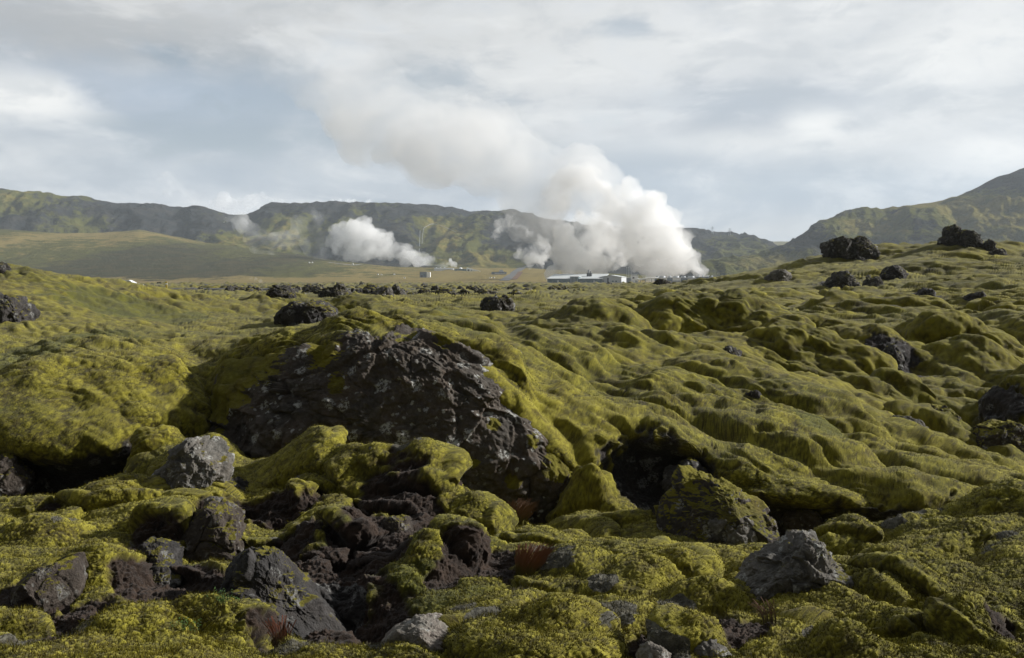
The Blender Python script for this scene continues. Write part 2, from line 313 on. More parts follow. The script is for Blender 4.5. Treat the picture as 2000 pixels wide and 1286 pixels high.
def seats():
    """ground levels round every rock, so that each one sits sunk in the moss"""
    out = []
    for o, d, dep, lab, kind, seed, ex in ROCKS:
        if ex.get('loose'): continue
        O = np.array(o); x0, y0 = O.min(0); x1, y1 = O.max(0); w, h = x1 - x0, y1 - y0; cx = (x0 + x1) / 2
        out += [(cx, y1 - .10 * h, d - .8 * dep), (x0 + .12 * w, y1 - .22 * h, d - .4 * dep), (x1 - .12 * w, y1 - .22 * h, d - .4 * dep), (cx, y0 + (.24 if d < 20 else .55) * h, d + 1.0 * dep)]
    return out

# ================================================================== NEAR GROUND: the mossy lava field
# control points of the field (photo column, photo row, distance): crests, feet and hollows of the field as surveyed from the eye point
CP = [
 # beneath and in front of the viewer
 (-400,1700,2.6),(300,1750,2.6),(1000,1750,2.6),(1700,1750,2.55),(2400,1700,2.55),
 (-300,1290,4.2),(0,1290,4.2),(200,1286,4.3),(400,1262,4.6),(520,1286,4.4),(620,1290,4.3),(720,1268,4.65),(900,1286,4.3),(1200,1290,4.25),(1500,1290,4.25),(1800,1290,4.2),(2000,1280,4.25),(2300,1260,4.3),
 # right foreground sheet
 (850,1215,5.0),(1000,1160,5.5),(1150,1180,5.3),(1300,1140,5.7),(1500,1180,5.35),(1650,1175,5.3),(1750,1140,5.5),(2000,1120,5.4),(2300,1080,5.5),
 (1000,1085,6.6),(1120,1060,7.0),(1250,1070,7.0),(1420,1085,6.8),(1560,1085,6.7),(1645,1035,6.9),(1700,1050,6.8),(1800,1015,6.9),(1900,985,6.95),(2000,958,7.0),(2300,930,7.0),
 (1050,1035,7.9),(1250,1012,8.2),(1380,1062,7.6),(1500,1068,7.7),
 # gully under the ridge
 (1130,1000,8.9),(1230,1020,9.2),(1400,1110,8.85),(1480,1150,8.8),(1600,1160,8.7),(1720,1150,8.6),(1830,1120,8.6),(1940,1010,8.85),(2050,970,8.9),(1550,1130,9.1),(1680,1140,9.0),(1800,1120,8.9),(1480,1100,8.3),(1620,1100,8.2),(1740,1080,8.1),(1840,1050,8.1),
 # ridge: moss lip, bulge and back
 (1110,890,9.55),(1180,900,9.8),(1170,800,10.3),(1260,925,10.05),(1350,925,10.0),(1190,835,10.05),(1280,815,10.12),(1390,845,10.02),(1430,875,9.65),(1480,898,9.5),(1560,905,9.45),(1640,912,9.4),(1740,922,9.3),(1840,932,9.25),
 (1480,840,9.95),(1600,850,9.95),(1700,875,9.75),(1800,900,9.55),(1880,940,9.35),
 (1450,800,10.9),(1560,800,10.9),(1650,830,10.7),(1760,880,10.2),(1860,915,9.8),
 (1440,712,12.6),(1560,746,12.1),(1660,782,11.6),(1745,815,11.2),(1820,858,10.7),(1890,902,10.2),(1985,945,9.7),
 (1300,760,11.4),(1350,700,12.8),(1200,740,11.7),(1080,740,11.0),(1000,700,11.2),(1050,660,12.6),(1200,680,13.2),(1300,670,14.2),
 # top of the rock face and its foot
 (400,775,10.3),(425,728,10.4),(460,696,10.35),(520,686,10.2),(580,682,10.05),(640,668,10.05),(690,650,10.1),(760,650,10.1),(840,662,10.1),(900,690,10.05),(950,728,10.0),(1000,765,9.95),(1045,818,9.85),(1090,862,9.75),
 (480,668,10.5),(600,654,10.6),(700,640,10.8),(800,643,10.8),(900,668,10.6),
 (440,900,9.7),(520,920,9.65),(600,930,9.65),(700,940,9.65),(800,970,9.6),(900,1000,9.5),(1000,1030,9.4),(1070,1020,9.4),
 (440,800,10.25),(480,790,10.2),(600,790,10.02),(750,800,10.02),(900,830,10.0),(1000,900,9.75),
 (520,650,11.6),(560,640,12.4),(620,632,12.4),(720,622,13.5),(850,625,14.5),(1000,632,16),
 # moss apron before the face
 (600,845,8.6),(650,838,8.65),(690,880,8.5),(760,903,8.3),(850,915,8.2),(920,955,7.9),(960,1000,7.6),(540,905,8.4),(500,960,8.1),(470,930,8.5),
 (610,930,7.95),(700,985,7.5),(560,985,7.8),(530,1050,7.2),(640,1020,7.1),(780,960,7.6),(800,1040,7.0),(860,1010,7.2),(900,1060,6.8),(900,1130,6.1),(740,1080,6.6),(820,1110,6.3),(780,1150,6.0),(700,1130,6.15),(620,1080,6.5),
 (650,1235,5.75),(710,1285,5.5),(690,1300,5.25),(660,1150,6.1),(670,1310,5.0),(780,1195,5.6),
 # left foreground
 (-200,1000,7.4),(0,985,7.7),(120,970,7.9),(230,945,8.1),(290,925,8.3),(0,1060,6.7),(150,1050,6.8),(250,1040,6.9),(290,985,7.5),(370,978,7.45),(420,870,8.9),(350,880,8.9),(300,880,9.0),(270,900,8.8),
 (-200,1150,5.6),(0,1130,5.8),(60,1180,5.4),(170,1100,6.1),(230,1130,5.8),(300,1160,5.6),(170,1195,5.25),(0,1220,4.9),(100,1230,4.8),(330,1110,6.15),(420,1140,5.85),(460,1150,5.7),(360,1180,5.45),(270,1215,5.05),(470,1200,5.2),(420,1235,4.85),(520,1240,4.95),(600,1260,4.75),(540,1150,5.8),
 # hollow under the left hummock
 (-150,1040,8.85),(0,1060,8.85),(100,1080,8.8),(200,1085,8.8),(270,1040,8.95),(330,960,9.3),(0,1040,9.2),(100,1050,9.15),(200,1050,9.1),(-150,975,8.2),(0,982,8.15),(100,978,8.15),(190,965,8.2),(280,955,8.4),(0,1080,8.6),(100,1095,8.6),(200,1090,8.6),
 # left hummock: lip, bulge, terrace, crown
 (-150,715,9.6),(0,740,9.65),(60,775,9.55),(150,806,9.5),(250,798,9.55),(330,765,9.9),(400,775,10.05),
 (0,735,9.85),(150,755,9.75),(260,760,9.75),(350,735,10.0),
 (0,700,10.5),(130,695,10.6),(230,690,10.75),(330,700,10.7),(420,705,10.8),
 (100,640,12.2),(250,640,12.6),(400,640,13.6),(480,645,13.6),(-100,620,12.2),(60,590,13.4),(180,600,14.2),(300,610,15.0),
 (-200,485,15.2),(-60,496,15.2),(0,508,15.2),(60,522,15.4),(125,533,15.8),(150,538,16.3),(180,537,17.3),(250,563,18.5),(350,573,22),(430,580,25),(520,600,22),(560,590,27),
 (-60,575,24),(60,575,26),(180,572,30),(300,570,40),
 # field behind the ridge and up the right hill
 (1450,705,16.5),(1550,740,15.4),(1650,760,14.6),(1750,800,13.6),(1850,870,12.4),(1950,905,11.6),(2080,920,11.2),
 (1300,645,18.5),(1500,680,17.8),(1650,655,19),(1700,722,16.6),(1620,690,17.5),(1850,720,16.8),(1950,760,15.4),(1850,780,14.6),(2000,820,13.4),(1900,840,13.1),(2200,780,14),
 (1200,618,23),(1350,625,23),(1500,640,22),(1750,650,21),(1900,670,19.5),(2000,680,18.5),(2200,660,19),
 (1100,590,34),(1250,600,30),(1400,600,30),(1550,605,28),(1700,610,27.5),(1850,610,27),(2000,615,25.5),(2300,600,25),
 (1120,575,46),(1180,560,56),(1230,559,58),(1290,566,54),(1300,580,42),(1400,572,44),(1500,570,40),(1650,570,38),(1800,565,37),(1950,560,36),(2200,550,36),
 (1390,548,60),(1450,536,60),(1500,523,60),(1600,499,58),(1660,490,57),(1720,483,56),(1800,478,56),(1860,479,55),(1950,486,53),(2000,491,52),(2150,500,52),(2400,505,52),
 (1450,552,50),(1600,530,48),(1800,515,47),(1950,520,45),
 (1180,572,72),(1250,572,75),(1400,566,85),(1500,556,90),(1700,545,90),(1900,540,90),(2200,540,90),
 # the flat field in the middle
 (600,603,26),(750,600,29),(900,603,27),(1000,600,29),(300,585,46),(600,582,52),(800,582,52),(1000,580,56),(200,577,64),(500,574,76),(800,573,80),
 (1050,571,92),
]
for px_ in range(-500, 2600, 220):
    CP += [(px_, 540 + F * 2.05 / 130, 130), (px_, 540 + F * 3.0 / 235, 235), (px_, 540 + F * 3.9 / 350, 350), (px_, 540 + F * 4.5 / 440, 440), (px_, 540 + F * 9.5 / 475, 475)]
CP += seats()
CP = np.array(CP, float)
CW = P(CP[:, 0], CP[:, 1], CP[:, 2])
cu = CW[:, 0] / CW[:, 1]; cv = np.log(CW[:, 1]); cz = CW[:, 2]
def _solve():
    A = np.sqrt((cu[:, None] - cu) ** 2 + (cv[:, None] - cv) ** 2 + .016 ** 2); n = len(cu)
    Pm = np.stack([np.ones(n), cu, cv], 1)
    M = np.block([[A + np.eye(n) * -.003, Pm], [Pm.T, np.zeros((3, 3))]])
    return np.linalg.solve(M, np.concatenate([cz, np.zeros(3)]))
_w = _solve()
def rbf(u, v):
    def ev(c, s):
        c32 = c.astype(np.float32); r = np.sqrt((c32[:, :1] - cu.astype(np.float32)) ** 2 + (c32[:, 1:] - cv.astype(np.float32)) ** 2 + np.float32(.016 ** 2))
        return r @ _w[:-3] + _w[-3] + _w[-2] * c[:, 0] + _w[-1] * c[:, 1]
    ch = np.array_split(np.stack([u, v], 1), max(1, len(u) // 20000))
    return np.concatenate(list(_pool.map(lambda c: ev(c, 0), ch)))
UA, UB, VA, VB = -.95, .95, math.log(2.3), math.log(478)
_nu, _nv = int(700 * max(.6, Q)), int(1500 * max(.6, Q))
_ug, _vg = np.meshgrid(np.linspace(UA, UB, _nu), np.linspace(VA, VB, _nv), indexing='ij')
_T = rbf(_ug.ravel(), _vg.ravel()).reshape(_nu, _nv)
def base_h(u, v):
    a = np.clip((u - UA) / (UB - UA) * (_nu - 1), 0, _nu - 1.001); c = np.clip((v - VA) / (VB - VA) * (_nv - 1), 0, _nv - 1.001)
    i = a.astype(int); j = c.astype(int); fa = a - i; fc = c - j
    return (_T[i, j] * (1 - fa) * (1 - fc) + _T[i + 1, j] * fa * (1 - fc) + _T[i, j + 1] * (1 - fa) * fc + _T[i + 1, j + 1] * fa * fc)

DOMES = [ # px, py of the foot, distance, radius, height: single hummocks
 (1672,722,16.6,.62,.48),(1750,785,14.9,.75,.35),(1540,705,17.0,.6,.35),(1880,705,17.8,1.2,.2),(1990,800,13.8,.6,.45),(1840,860,12.9,.5,.35),(1300,650,18.5,.7,.4),(1420,660,18.8,.8,.4),(1180,650,17.5,.8,.3),
 (1650,1085,6.75,.24,.13),(1840,1050,6.7,.3,.08),(1960,1000,6.8,.3,.12),(1720,1180,5.35,.3,.14),(1520,1245,4.75,.2,.02),(1850,1230,4.7,.22,.12),(1300,1120,6.0,.3,.12),(1120,1110,6.2,.3,.12),(1390,1165,5.5,.2,.10),(1080,1240,4.75,.2,.10),(1660,1275,4.4,.18,.1),(1330,1260,4.6,.16,.08),
 (205,1120,5.9,.22,.16),(90,1040,6.9,.3,.14),(340,1040,6.9,.22,.22),(430,1190,5.3,.2,.18),(270,1235,4.9,.2,.1),(150,1000,7.5,.3,.05),(240,985,7.7,.25,.06),(310,900,9.0,.24,.2),(410,885,9.0,.26,.14),
 (620,900,8.25,.24,.12),(560,970,7.75,.25,.18),(700,935,8.05,.26,.14),(820,950,8.0,.32,.16),(930,1005,7.5,.22,.14),(660,1060,6.9,.2,.14),(850,1110,6.35,.22,.2),(910,1090,6.5,.16,.2),(750,1150,6.0,.22,.12),(640,1215,5.4,.12,.14),
 (1145,950,9.2,.22,.35),(1200,985,9.1,.2,.22),(120,800,9.75,.6,.12),(330,780,10.0,.5,.12),(200,690,10.8,.7,.12)]
_D = np.array(DOMES); _DC = P(_D[:, 0], _D[:, 1], _D[:, 2])
def mounds(x, y):
    """rounded pillows of moss with creases between them, large and tall beyond the ridge, low in front of it and out on the flat"""
    p = np.stack([x, y], 1)
    w = np.stack([noise(p, 2.4, 3), noise(p, 2.4, 4)], 1) * .55 + np.stack([noise(p, .8, 5), noise(p, .8, 6)], 1) * .16
    q = p + w
    q = np.stack([q[:, 0] * .86 - q[:, 1] * .5, q[:, 1] * .86 + q[:, 0] * .5], 1)
    far = sstep(12, 17, y); flat = 1 - sstep(-.02, .14, x / y)
    amp = far * (1 - .45 * sstep(17, 24, y)) * (1 - .6 * sstep(26, 44, y)) * (1 - .5 * flat) * (1 - .45 * flat * sstep(22, 34, y)) * (1 - .5 * (1 - sstep(-.35, -.15, x / y)))
    fore = 1 - sstep(8.4, 9.2, y); vfar = sstep(60, 130, y)
    h = np.zeros(len(p))
    m = y > 11.5
    W1 = worley(q[m], (3.9, 2.5), 142); f1 = W1[:, 0]; g1 = worley(q[m], (1.55, 1.0), 22)[:, 0]; cr1 = 1 - sstep(.02, .26, W1[:, 1] - W1[:, 0])
    b4 = noise(p[m], 5.5, 24); patch = sstep(-.35, .4, noise(p[m], 3.6, 31))
    h[m] = amp[m] * (1.10 * (1 - np.minimum(f1, 1.1) ** 2 * 1.1) * (.45 + .55 * sstep(-.5, .4, b4)) + .42 * (1 - np.minimum(g1, 1.1) ** 2) * (.25 + .75 * patch) + (.20 * (2 * np.abs(noise(np.stack([q[m, 0] * .6 + q[m, 1] * .8, q[m, 1] * .6 - q[m, 0] * .8], 1), (2.2, .8), 35)) - .5) + .07 * (2 * np.abs(noise(q[m], (.9, .4), 36)) - .5)) * sstep(21, 32, y[m]) * (1 - .3 * flat[m]) + .2 * b4 - .58 - .42 * cr1 * sstep(-.2, .3, b4))
    m = y < 9.3
    W1 = worley(q[m], (.80, .58), 23); g = W1[:, 0]; cr1 = 1 - sstep(.02, .28, W1[:, 1] - W1[:, 0]); g2 = worley(q[m], (.34, .27), 26)[:, 0]; pt = sstep(-.3, .35, noise(p[m], .9, 32))
    h[m] += fore[m] * (.085 * (1 - np.minimum(g, 1.1) ** 2) * (.4 + .6 * pt) + .045 * (1 - np.minimum(g2, 1.1) ** 2) - .06 - .10 * cr1 * pt)
    dw1 = .35 * noise(p, .45, 33); dw2 = .35 * noise(p, .45, 34)
    for (px_, py_, d_, r_, hh), c in zip(DOMES, _DC):
        m = np.abs(y - c[1]) < r_ * 1.9
        rr = ((x[m] + dw1[m] * r_ - c[0]) / r_) ** 2 + ((y[m] + dw2[m] * r_ - c[1]) / (r_ * .9)) ** 2
        h[m] += hh * 1.15 * np.maximum(0, 1 - rr / 1.9) ** 1.6
    m = y > 58
    road_gap = np.exp(-((y[m] - 116) / 17) ** 2) * (x[m] < 0)
    h[m] += vfar[m] * (1 - .85 * road_gap) * (.6 * (2 * np.abs(noise(p[m], 5.5, 26)) - .6) + 1.0 * np.maximum(noise(p[m], 2.2, 27), 0))
    return h

def field(x, y):
    return base_h(x / y, np.log(y)) + mounds(x, y)

def pil(q, sc_, seed):
    W = worley(q, sc_, seed); return (1 - np.minimum(W[:, 0], 1.1) ** 2) - .6 - .35 * (1 - sstep(.02, .25, W[:, 1] - W[:, 0]))

def woolly(p, n, y, soil, lich):
    """the standing tips of the woolly moss on the near ground"""
    r = np.random.default_rng(77)
    ok = np.flatnonzero((y < 11.5) & (y > 3.6) & (np.abs(p[:, 0]) < y * .85) & (soil < .35) & (n[:, 2] > .05))
    ok = r.choice(ok, min(len(ok), int(400000 * Q)), replace=False)
    b = p[ok] + r.normal(0, .004, (len(ok), 3)); ln = r.uniform(.010, .024, len(ok)) * (.7 + .5 * noise(p[ok], .12, 111) + .3)
    dr = n[ok] * .75 + np.array([0, 0, .35]) + r.normal(0, .45, (len(ok), 3)); dr /= np.linalg.norm(dr, axis=1)[:, None]
    sd = np.cross(dr, r.normal(0, 1, (len(ok), 3))); sd /= np.linalg.norm(sd, axis=1)[:, None]; w = r.uniform(.0011, .0024, len(ok))[:, None]
    V = np.stack([b - sd * w - n[ok] * .004, b + sd * w - n[ok] * .004, b + dr * ln[:, None]], 1).reshape(-1, 3)
    k = np.arange(len(ok)) * 3
    m, nt = new_mat('moss_tips'); nb = NB(nt); q = nb.pos(); c = moss_color(nb, q); t = nb.attr('along')
    c = nb.mix(nb.math('MULTIPLY', nb.attr('dead'), .8), c, (.17, .16, .125)); c = nb.mix(nb.map(t, .1, .9), MOSS_STEM, c); nb.out(nb.principled(c, .95, .05))
    o = np_mesh('moss', V, np.stack([k, k + 1, k + 2], 1), m, attrs={'along': np.tile([0., .25, 1.], len(ok)), 'dead': np.repeat(np.clip(lich[ok] + .25 * (r.random(len(ok)) < .08), 0, 1), 3)})
    tag(o, 'woolly yellow green moss tips covering the near ground', 'moss', kind='stuff')

def build_field():
    n_in = int(1320 * Q); n_out = int(190 * Q)
    a_in = np.linspace(-.56, .56, n_in); a_o = np.linspace(.56, .93, n_out + 1)[1:]
    a = np.concatenate([-a_o[::-1], a_in, a_o]); NC = len(a)
    M = int(1500 * Q); v = np.linspace(math.log(2.35), math.log(476), M); r = np.exp(v)
    A, R = np.meshgrid(a, r, indexing='ij')
    H = field((A * R).ravel(), R.ravel()).reshape(NC, M)
    # spend the rows where the surface is seen: arc length as seen from the eye
    dz = np.abs(np.diff(H, axis=1)); dr = np.diff(r)[None]
    rm = (r[1:] + r[:-1])[None] / 2; hm = np.abs(H[:, 1:])
    ds = dr / rm * np.clip(hm / rm, .012, .6) + .75 * dz / rm
    el = H / r[None]; hid = el[:, 1:] < np.maximum.accumulate(el, 1)[:, :-1] - .004
    ds = np.minimum(ds, 12 * ds.mean(1, keepdims=True)) * np.where(hid, .7, 1.)
    k = max(3, int(61 * Q)) | 1; ker = np.ones(k) / k
    pad = np.pad(ds, ((k // 2, k // 2), (0, 0)), mode='edge')
    cs = np.cumsum(np.concatenate([np.zeros((1, ds.shape[1])), pad], 0), 0); ds = (cs[k:] - cs[:-k]) / k
    S = np.concatenate([np.zeros((NC, 1)), np.cumsum(ds, 1)], 1); S /= S[:, -1:]
    NR = int(2600 * Q); t = np.linspace(0, 1, NR)
    V2 = np.stack([np.interp(t, S[i], v) for i in range(NC)])
    for _ in range(2):                              # keep neighbouring columns in step
        kb = max(3, int(61 * Q)) | 1; pad = np.pad(V2, ((kb // 2 + 1, kb // 2), (0, 0)), mode='edge'); cs = np.cumsum(pad, 0); V2 = (cs[kb:] - cs[:-kb]) / kb
    R2 = np.exp(V2); X = a[:, None] * R2
    Z = field(X.ravel(), R2.ravel()).reshape(NC, NR)
    G = np.stack([X, R2, Z], 2)
    N = grid_normals(G); N *= np.sign(N[..., 2:3] + 1e-9)
    p = G.reshape(-1, 3); n = N.reshape(-1, 3); y = p[:, 1]; nz = n[:, 2]
    # smoothed slope so that lips bulge outwards and hang over the hollows
    steep = 1 - sstep(.35, .8, nz)
    p = p + n * (steep * (.10 + .10 * noise(p, .5, 41)) * (1 - sstep(14, 40, y)))[:, None]
    for ox, oy, od, orad, push in LIPS:
        c = P(ox, oy, od); near = np.abs(y - od) < orad * 2.6; q = p[near] - c
        e = np.exp(-((q[:, 0] / orad) ** 2 + (q[:, 1] / (orad * 1.1)) ** 2 + (q[:, 2] / (orad * .55)) ** 2))
        p[near, 1] -= push * e; p[near, 2] -= push * .25 * e
    soil = np.zeros(len(p)); lich = np.zeros(len(p)); rockm = np.zeros(len(p)); tint = np.zeros(len(p))
    wob = noise(p, .30, 51) * .5 + noise(p, .09, 52) * .35 + noise(p, 1.1, 53) * .3
    def spots(lst, arr):
        for px, py, d, rad in lst:
            c = P(px, py, d); near = np.abs(y - d) < rad * 2.2
            q = p[near] - c; e = 1.15 - np.sqrt((q[:, 0] / rad) ** 2 + (q[:, 1] / (rad * 1.4)) ** 2 + (q[:, 2] / (rad * .9)) ** 2) + wob[near] * .8
            arr[near] = np.maximum(arr[near], sstep(.0, .25, e))
    spots(SOIL, soil); spots([(a_, b_, c_, r_ * .62) for a_, b_, c_, r_ in LICHEN], lich); spots(ROCKY, rockm); spots(GREEN, tint)
    soil = np.maximum(soil, rockm)
    lich = np.maximum(lich, .85 * sstep(.34, .52, fbm(p, .55, 4, 57)) * (1 - sstep(8, 9.5, y)))
    # steep undersides and hollows below the lips are bare lava
    cre = steep * (1 - sstep(12, 20, y)) * sstep(.45, .7, wob) * .8
    soil = np.maximum(soil, cre); rockm = np.maximum(rockm, cre)
    # scattered bare creases further out
    bare = sstep(.40, .62, fbm(p, (1.6, 2.2, 1.6), 4, 61)) * sstep(16, 30, y)
    deep = sstep(.20, .42, fbm(p, (2.8, 4.5, 2.8), 4, 65) + .06 * sstep(60, 200, y)) * sstep(34, 70, y) * (1 - sstep(.12, .2, p[:, 0] / y) * (1 - sstep(70, 80, y)))
    bare = np.maximum(bare, deep)
    soil = np.maximum(soil, bare); rockm = np.maximum(rockm, bare)
    # mossy pile: clumps of a few centimetres close by, coarser far away
    f1 = 1 - sstep(9, 16, y); f2 = 1 - sstep(18, 40, y); f3 = 1 - sstep(40, 110, y)
    d = np.zeros(len(p)); tip = np.zeros(len(p))
    near = (y < 18) & (y > 8.6)
    pn = p[near]; q3 = np.stack([pn[:, 0] * .8 - pn[:, 1] * .6 - pn[:, 2] * .5, pn[:, 1] * .8 + pn[:, 0] * .6, pn[:, 2] + .4 * pn[:, 0]], 1)
    q3 = q3 + .10 * np.stack([noise(pn, .5, 91), noise(pn, .5, 92), noise(pn, .5, 93)], 1)
    rz = sstep(8.6, 9.6, y[near]) * (1 - sstep(14, 18, y[near])); lm = 1 - .78 * (1 - sstep(-2.6, -1.2, pn[:, 0]))
    d[near] += rz * lm * (.25 * pil(q3, (2.7, 1.25, 1.25), 94) + .075 * pil(q3, (1.0, .45, .45), 95) * sstep(-.3, .4, noise(pn, 1.1, 97)) + .08 * noise(pn, 1.3, 96))
    near = y < 16.5
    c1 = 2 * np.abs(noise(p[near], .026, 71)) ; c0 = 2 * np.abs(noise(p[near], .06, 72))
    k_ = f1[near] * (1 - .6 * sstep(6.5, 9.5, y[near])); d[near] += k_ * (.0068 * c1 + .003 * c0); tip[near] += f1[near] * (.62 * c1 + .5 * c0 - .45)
    for y0, y1, y2, y3, fx, fs, am in ((8.7, 9.8, 20, 28, .70, .17, .026), (8.7, 9.8, 26, 36, 1.5, .42, .045), (17, 24, 55, 80, 3.0, .62, .19), (19, 26, 42, 58, 1.5, .32, .065)):
        near = (y > y0) & (y < y3); pn = p[near]; wz = sstep(y0, y1, y[near]) * (1 - sstep(y2, y3, y[near]))
        qd = np.stack([pn[:, 0] * .75 - pn[:, 1] * .5 - pn[:, 2] * .45, pn[:, 1] * .8 + pn[:, 0] * .5, pn[:, 2] + .45 * pn[:, 0]], 1)
        qd = qd + fs * .8 * np.stack([noise(pn, fs * 3, 104), noise(pn, fs * 3, 105), noise(pn, fs * 3, 106)], 1)
        fold = 2 * np.abs(noise(qd, (fx, fs, fs), 101)) - .5; ms = .3 + .7 * sstep(-.25, .35, noise(pn, fx * 1.4, 102))
        d[near] += wz * ms * am * fold; tip[near] += wz * ms * .30 * fold
    near = y < 41
    t_ = 2 * np.abs(noise(p[near], .13, 73)); d[near] += f2[near] * .011 * t_; t2 = noise(p[near], .08, 77); tip[near] += f2[near] * (.3 * t_ - .12) + f2[near] * sstep(8, 14, y[near]) * .35 * t2
    near = y < 112
    d[near] += f3[near] * (.045 * noise(p[near], .30, 74) * sstep(6, 20, y[near]) * (1 - .7 * sstep(18, 40, y[near])) + .02 * noise(p[near], .24, 75))
    t3 = noise(p, .45, 76); d += sstep(20, 60, y) * .05 * t3; tip += sstep(14, 30, y) * .4 * t3
    # bare earth is sunken and crumbly, lava is craggy
    hard = soil
    sel = hard > .02
    cr = fbm(p[sel], .30, 5, 81, .6, 'ridge') * .05 + .045 * fbm(p[sel], .07, 4, 82, .75)
    cr = np.where(y[sel] > 25, cr * 2.2, cr)
    d[sel] = d[sel] * (1 - hard[sel]) + hard[sel] * (cr - .05)
    p = p + n * d[:, None]
    woolly(p, n, y, soil, lich)
    ok = np_mesh('ground', p, grid_faces(NC, NR), make_ground_mat(), attrs={'soil': soil, 'lichen': lich, 'rock': rockm, 'tint': tint, 'tip': tip})
    tag(ok, 'moss covered lava field running from the viewer to the grass plain', 'ground', kind='structure')
    return ok

LIPS = [(-80,830,9.5,.5,.5),(20,800,9.6,.45,.5),(100,830,9.5,.45,.52),(180,845,9.48,.45,.52),(255,835,9.52,.45,.5),(330,800,9.85,.4,.42),
 (640,672,10.05,.3,.12),(720,660,10.1,.35,.2),(800,665,10.1,.35,.2),(870,685,10.05,.35,.22),(930,725,10.0,.35,.24),(985,765,9.95,.35,.25),(1035,820,9.85,.35,.25),(1080,860,9.75,.35,.25),
 (1130,870,9.7,.35,.3),(1190,828,10.0,.35,.3),(1260,812,10.1,.4,.38),(1330,816,10.08,.4,.38),(1395,848,9.98,.4,.35),(1440,900,9.7,.4,.45),(1500,918,9.55,.4,.5),(1580,928,9.5,.4,.55),(1660,938,9.45,.4,.55),(1740,948,9.35,.4,.55),(1830,952,9.3,.4,.5)]
SOIL = [ # px, py, distance, radius
 (770,990,7.6,.34),(860,955,8.0,.22),(700,1045,6.9,.32),(810,1025,7.1,.3),(740,1090,6.6,.32),(640,1125,6.2,.36),(560,1120,6.0,.3),(930,1110,6.3,.28),(865,1150,6.0,.14),(960,1085,6.5,.2),(600,1060,6.9,.25),(830,1075,6.6,.2),
 (555,1000,7.6,.26),(600,985,7.7,.16),(690,1215,5.4,.34),(660,1250,5.2,.26),(560,1240,5.1,.2),(90,1050,6.8,.08),(100,1000,7.5,.1),(400,1150,5.75,.12),(1380,1210,5.0,.18),(1440,1240,4.7,.14),(1480,1230,4.8,.1),
 (60,1170,5.4,.2),(170,1200,5.2,.16),(320,1150,5.75,.26),(1960,1240,4.6,.12),(520,1090,6.5,.25),(310,1050,6.7,.2),(80,1260,4.6,.12),(1260,1245,4.7,.1),(440,1010,7.4,.2),(340,1110,6.1,.2)]
LICHEN = [(760,1262,4.75,.16),(850,1245,4.85,.2),(900,1180,5.3,.13),(940,1240,4.85,.2),(1050,1215,5.05,.16),(1200,1200,5.1,.2),(1290,1270,4.55,.2),(60,1265,4.55,.22),(150,1240,4.75,.13),(620,1262,4.7,.14),
 (1740,1025,6.85,.13),(1670,1018,6.95,.13),(1790,1010,6.95,.13),(1830,1000,6.95,.1),(1950,968,7.0,.12),(1180,1140,5.7,.12),(1010,1155,5.6,.12),(1330,1190,5.25,.15),(1600,1250,4.6,.12)]
ROCKY = [(300,950,9.2,.45),(100,965,9.3,.5),(0,965,9.3,.5),(200,960,9.2,.45),(360,910,9.5,.3),(1250,950,9.8,.5),(1350,960,9.7,.4),(1480,1050,9.1,.4),(1620,1055,9.0,.4),(1750,1050,8.9,.38),(1130,980,9.3,.2),(1850,1030,8.9,.3),
 (1740,690,17.2,.55),(1700,650,20,.4),(450,910,9.3,.3),(480,960,8.8,.2),(1960,790,13.6,.35),(1800,590,33,.5),(1640,550,42,.9),(640,1180,5.8,.2),(1550,800,13,.1)]
GREEN = [(180,670,11.5,.45),(220,590,15,.8),(330,600,15,.6),(880,618,18,.5),(60,700,10.5,.4),(730,1120,6.4,.4),(820,1180,5.7,.35),(350,1080,6.3,.15),(1600,840,10.4,.3),(700,1060,6.7,.3)]

# ================================================================== ROCKS
ROCK_MATS = {}
def rmat(kind):
    if kind not in ROCK_MATS:
        kw = {'face': dict(lichen=1.25, moss=.12, s=1.0, tone=(.052, .046, .039), warm=(.092, .070, .052)), 'mossy': dict(lichen=.8, moss=1.15, s=1.2), 'dark': dict(lichen=.5, moss=.50, tone=(.032, .030, .029), warm=(.048, .041, .036)),
              'brown': dict(lichen=.4, moss=.62, tone=(.042, .034, .028), warm=(.060, .047, .036), s=1.3), 'grey': dict(lichen=1., moss=.25, tone=(.095, .090, .080), warm=(.125, .110, .092), s=1.6),
              'pale': dict(lichen=1., moss=-.2, tone=(.14, .13, .11), warm=(.17, .14, .12), s=2.), 'far': dict(lichen=.7, moss=.62, tone=(.050, .048, .045), warm=(.072, .063, .055), s=.7)}[kind]
        ROCK_MATS[kind] = make_rock_mat('lava_rock_' + kind, **kw)
    return ROCK_MATS[kind]

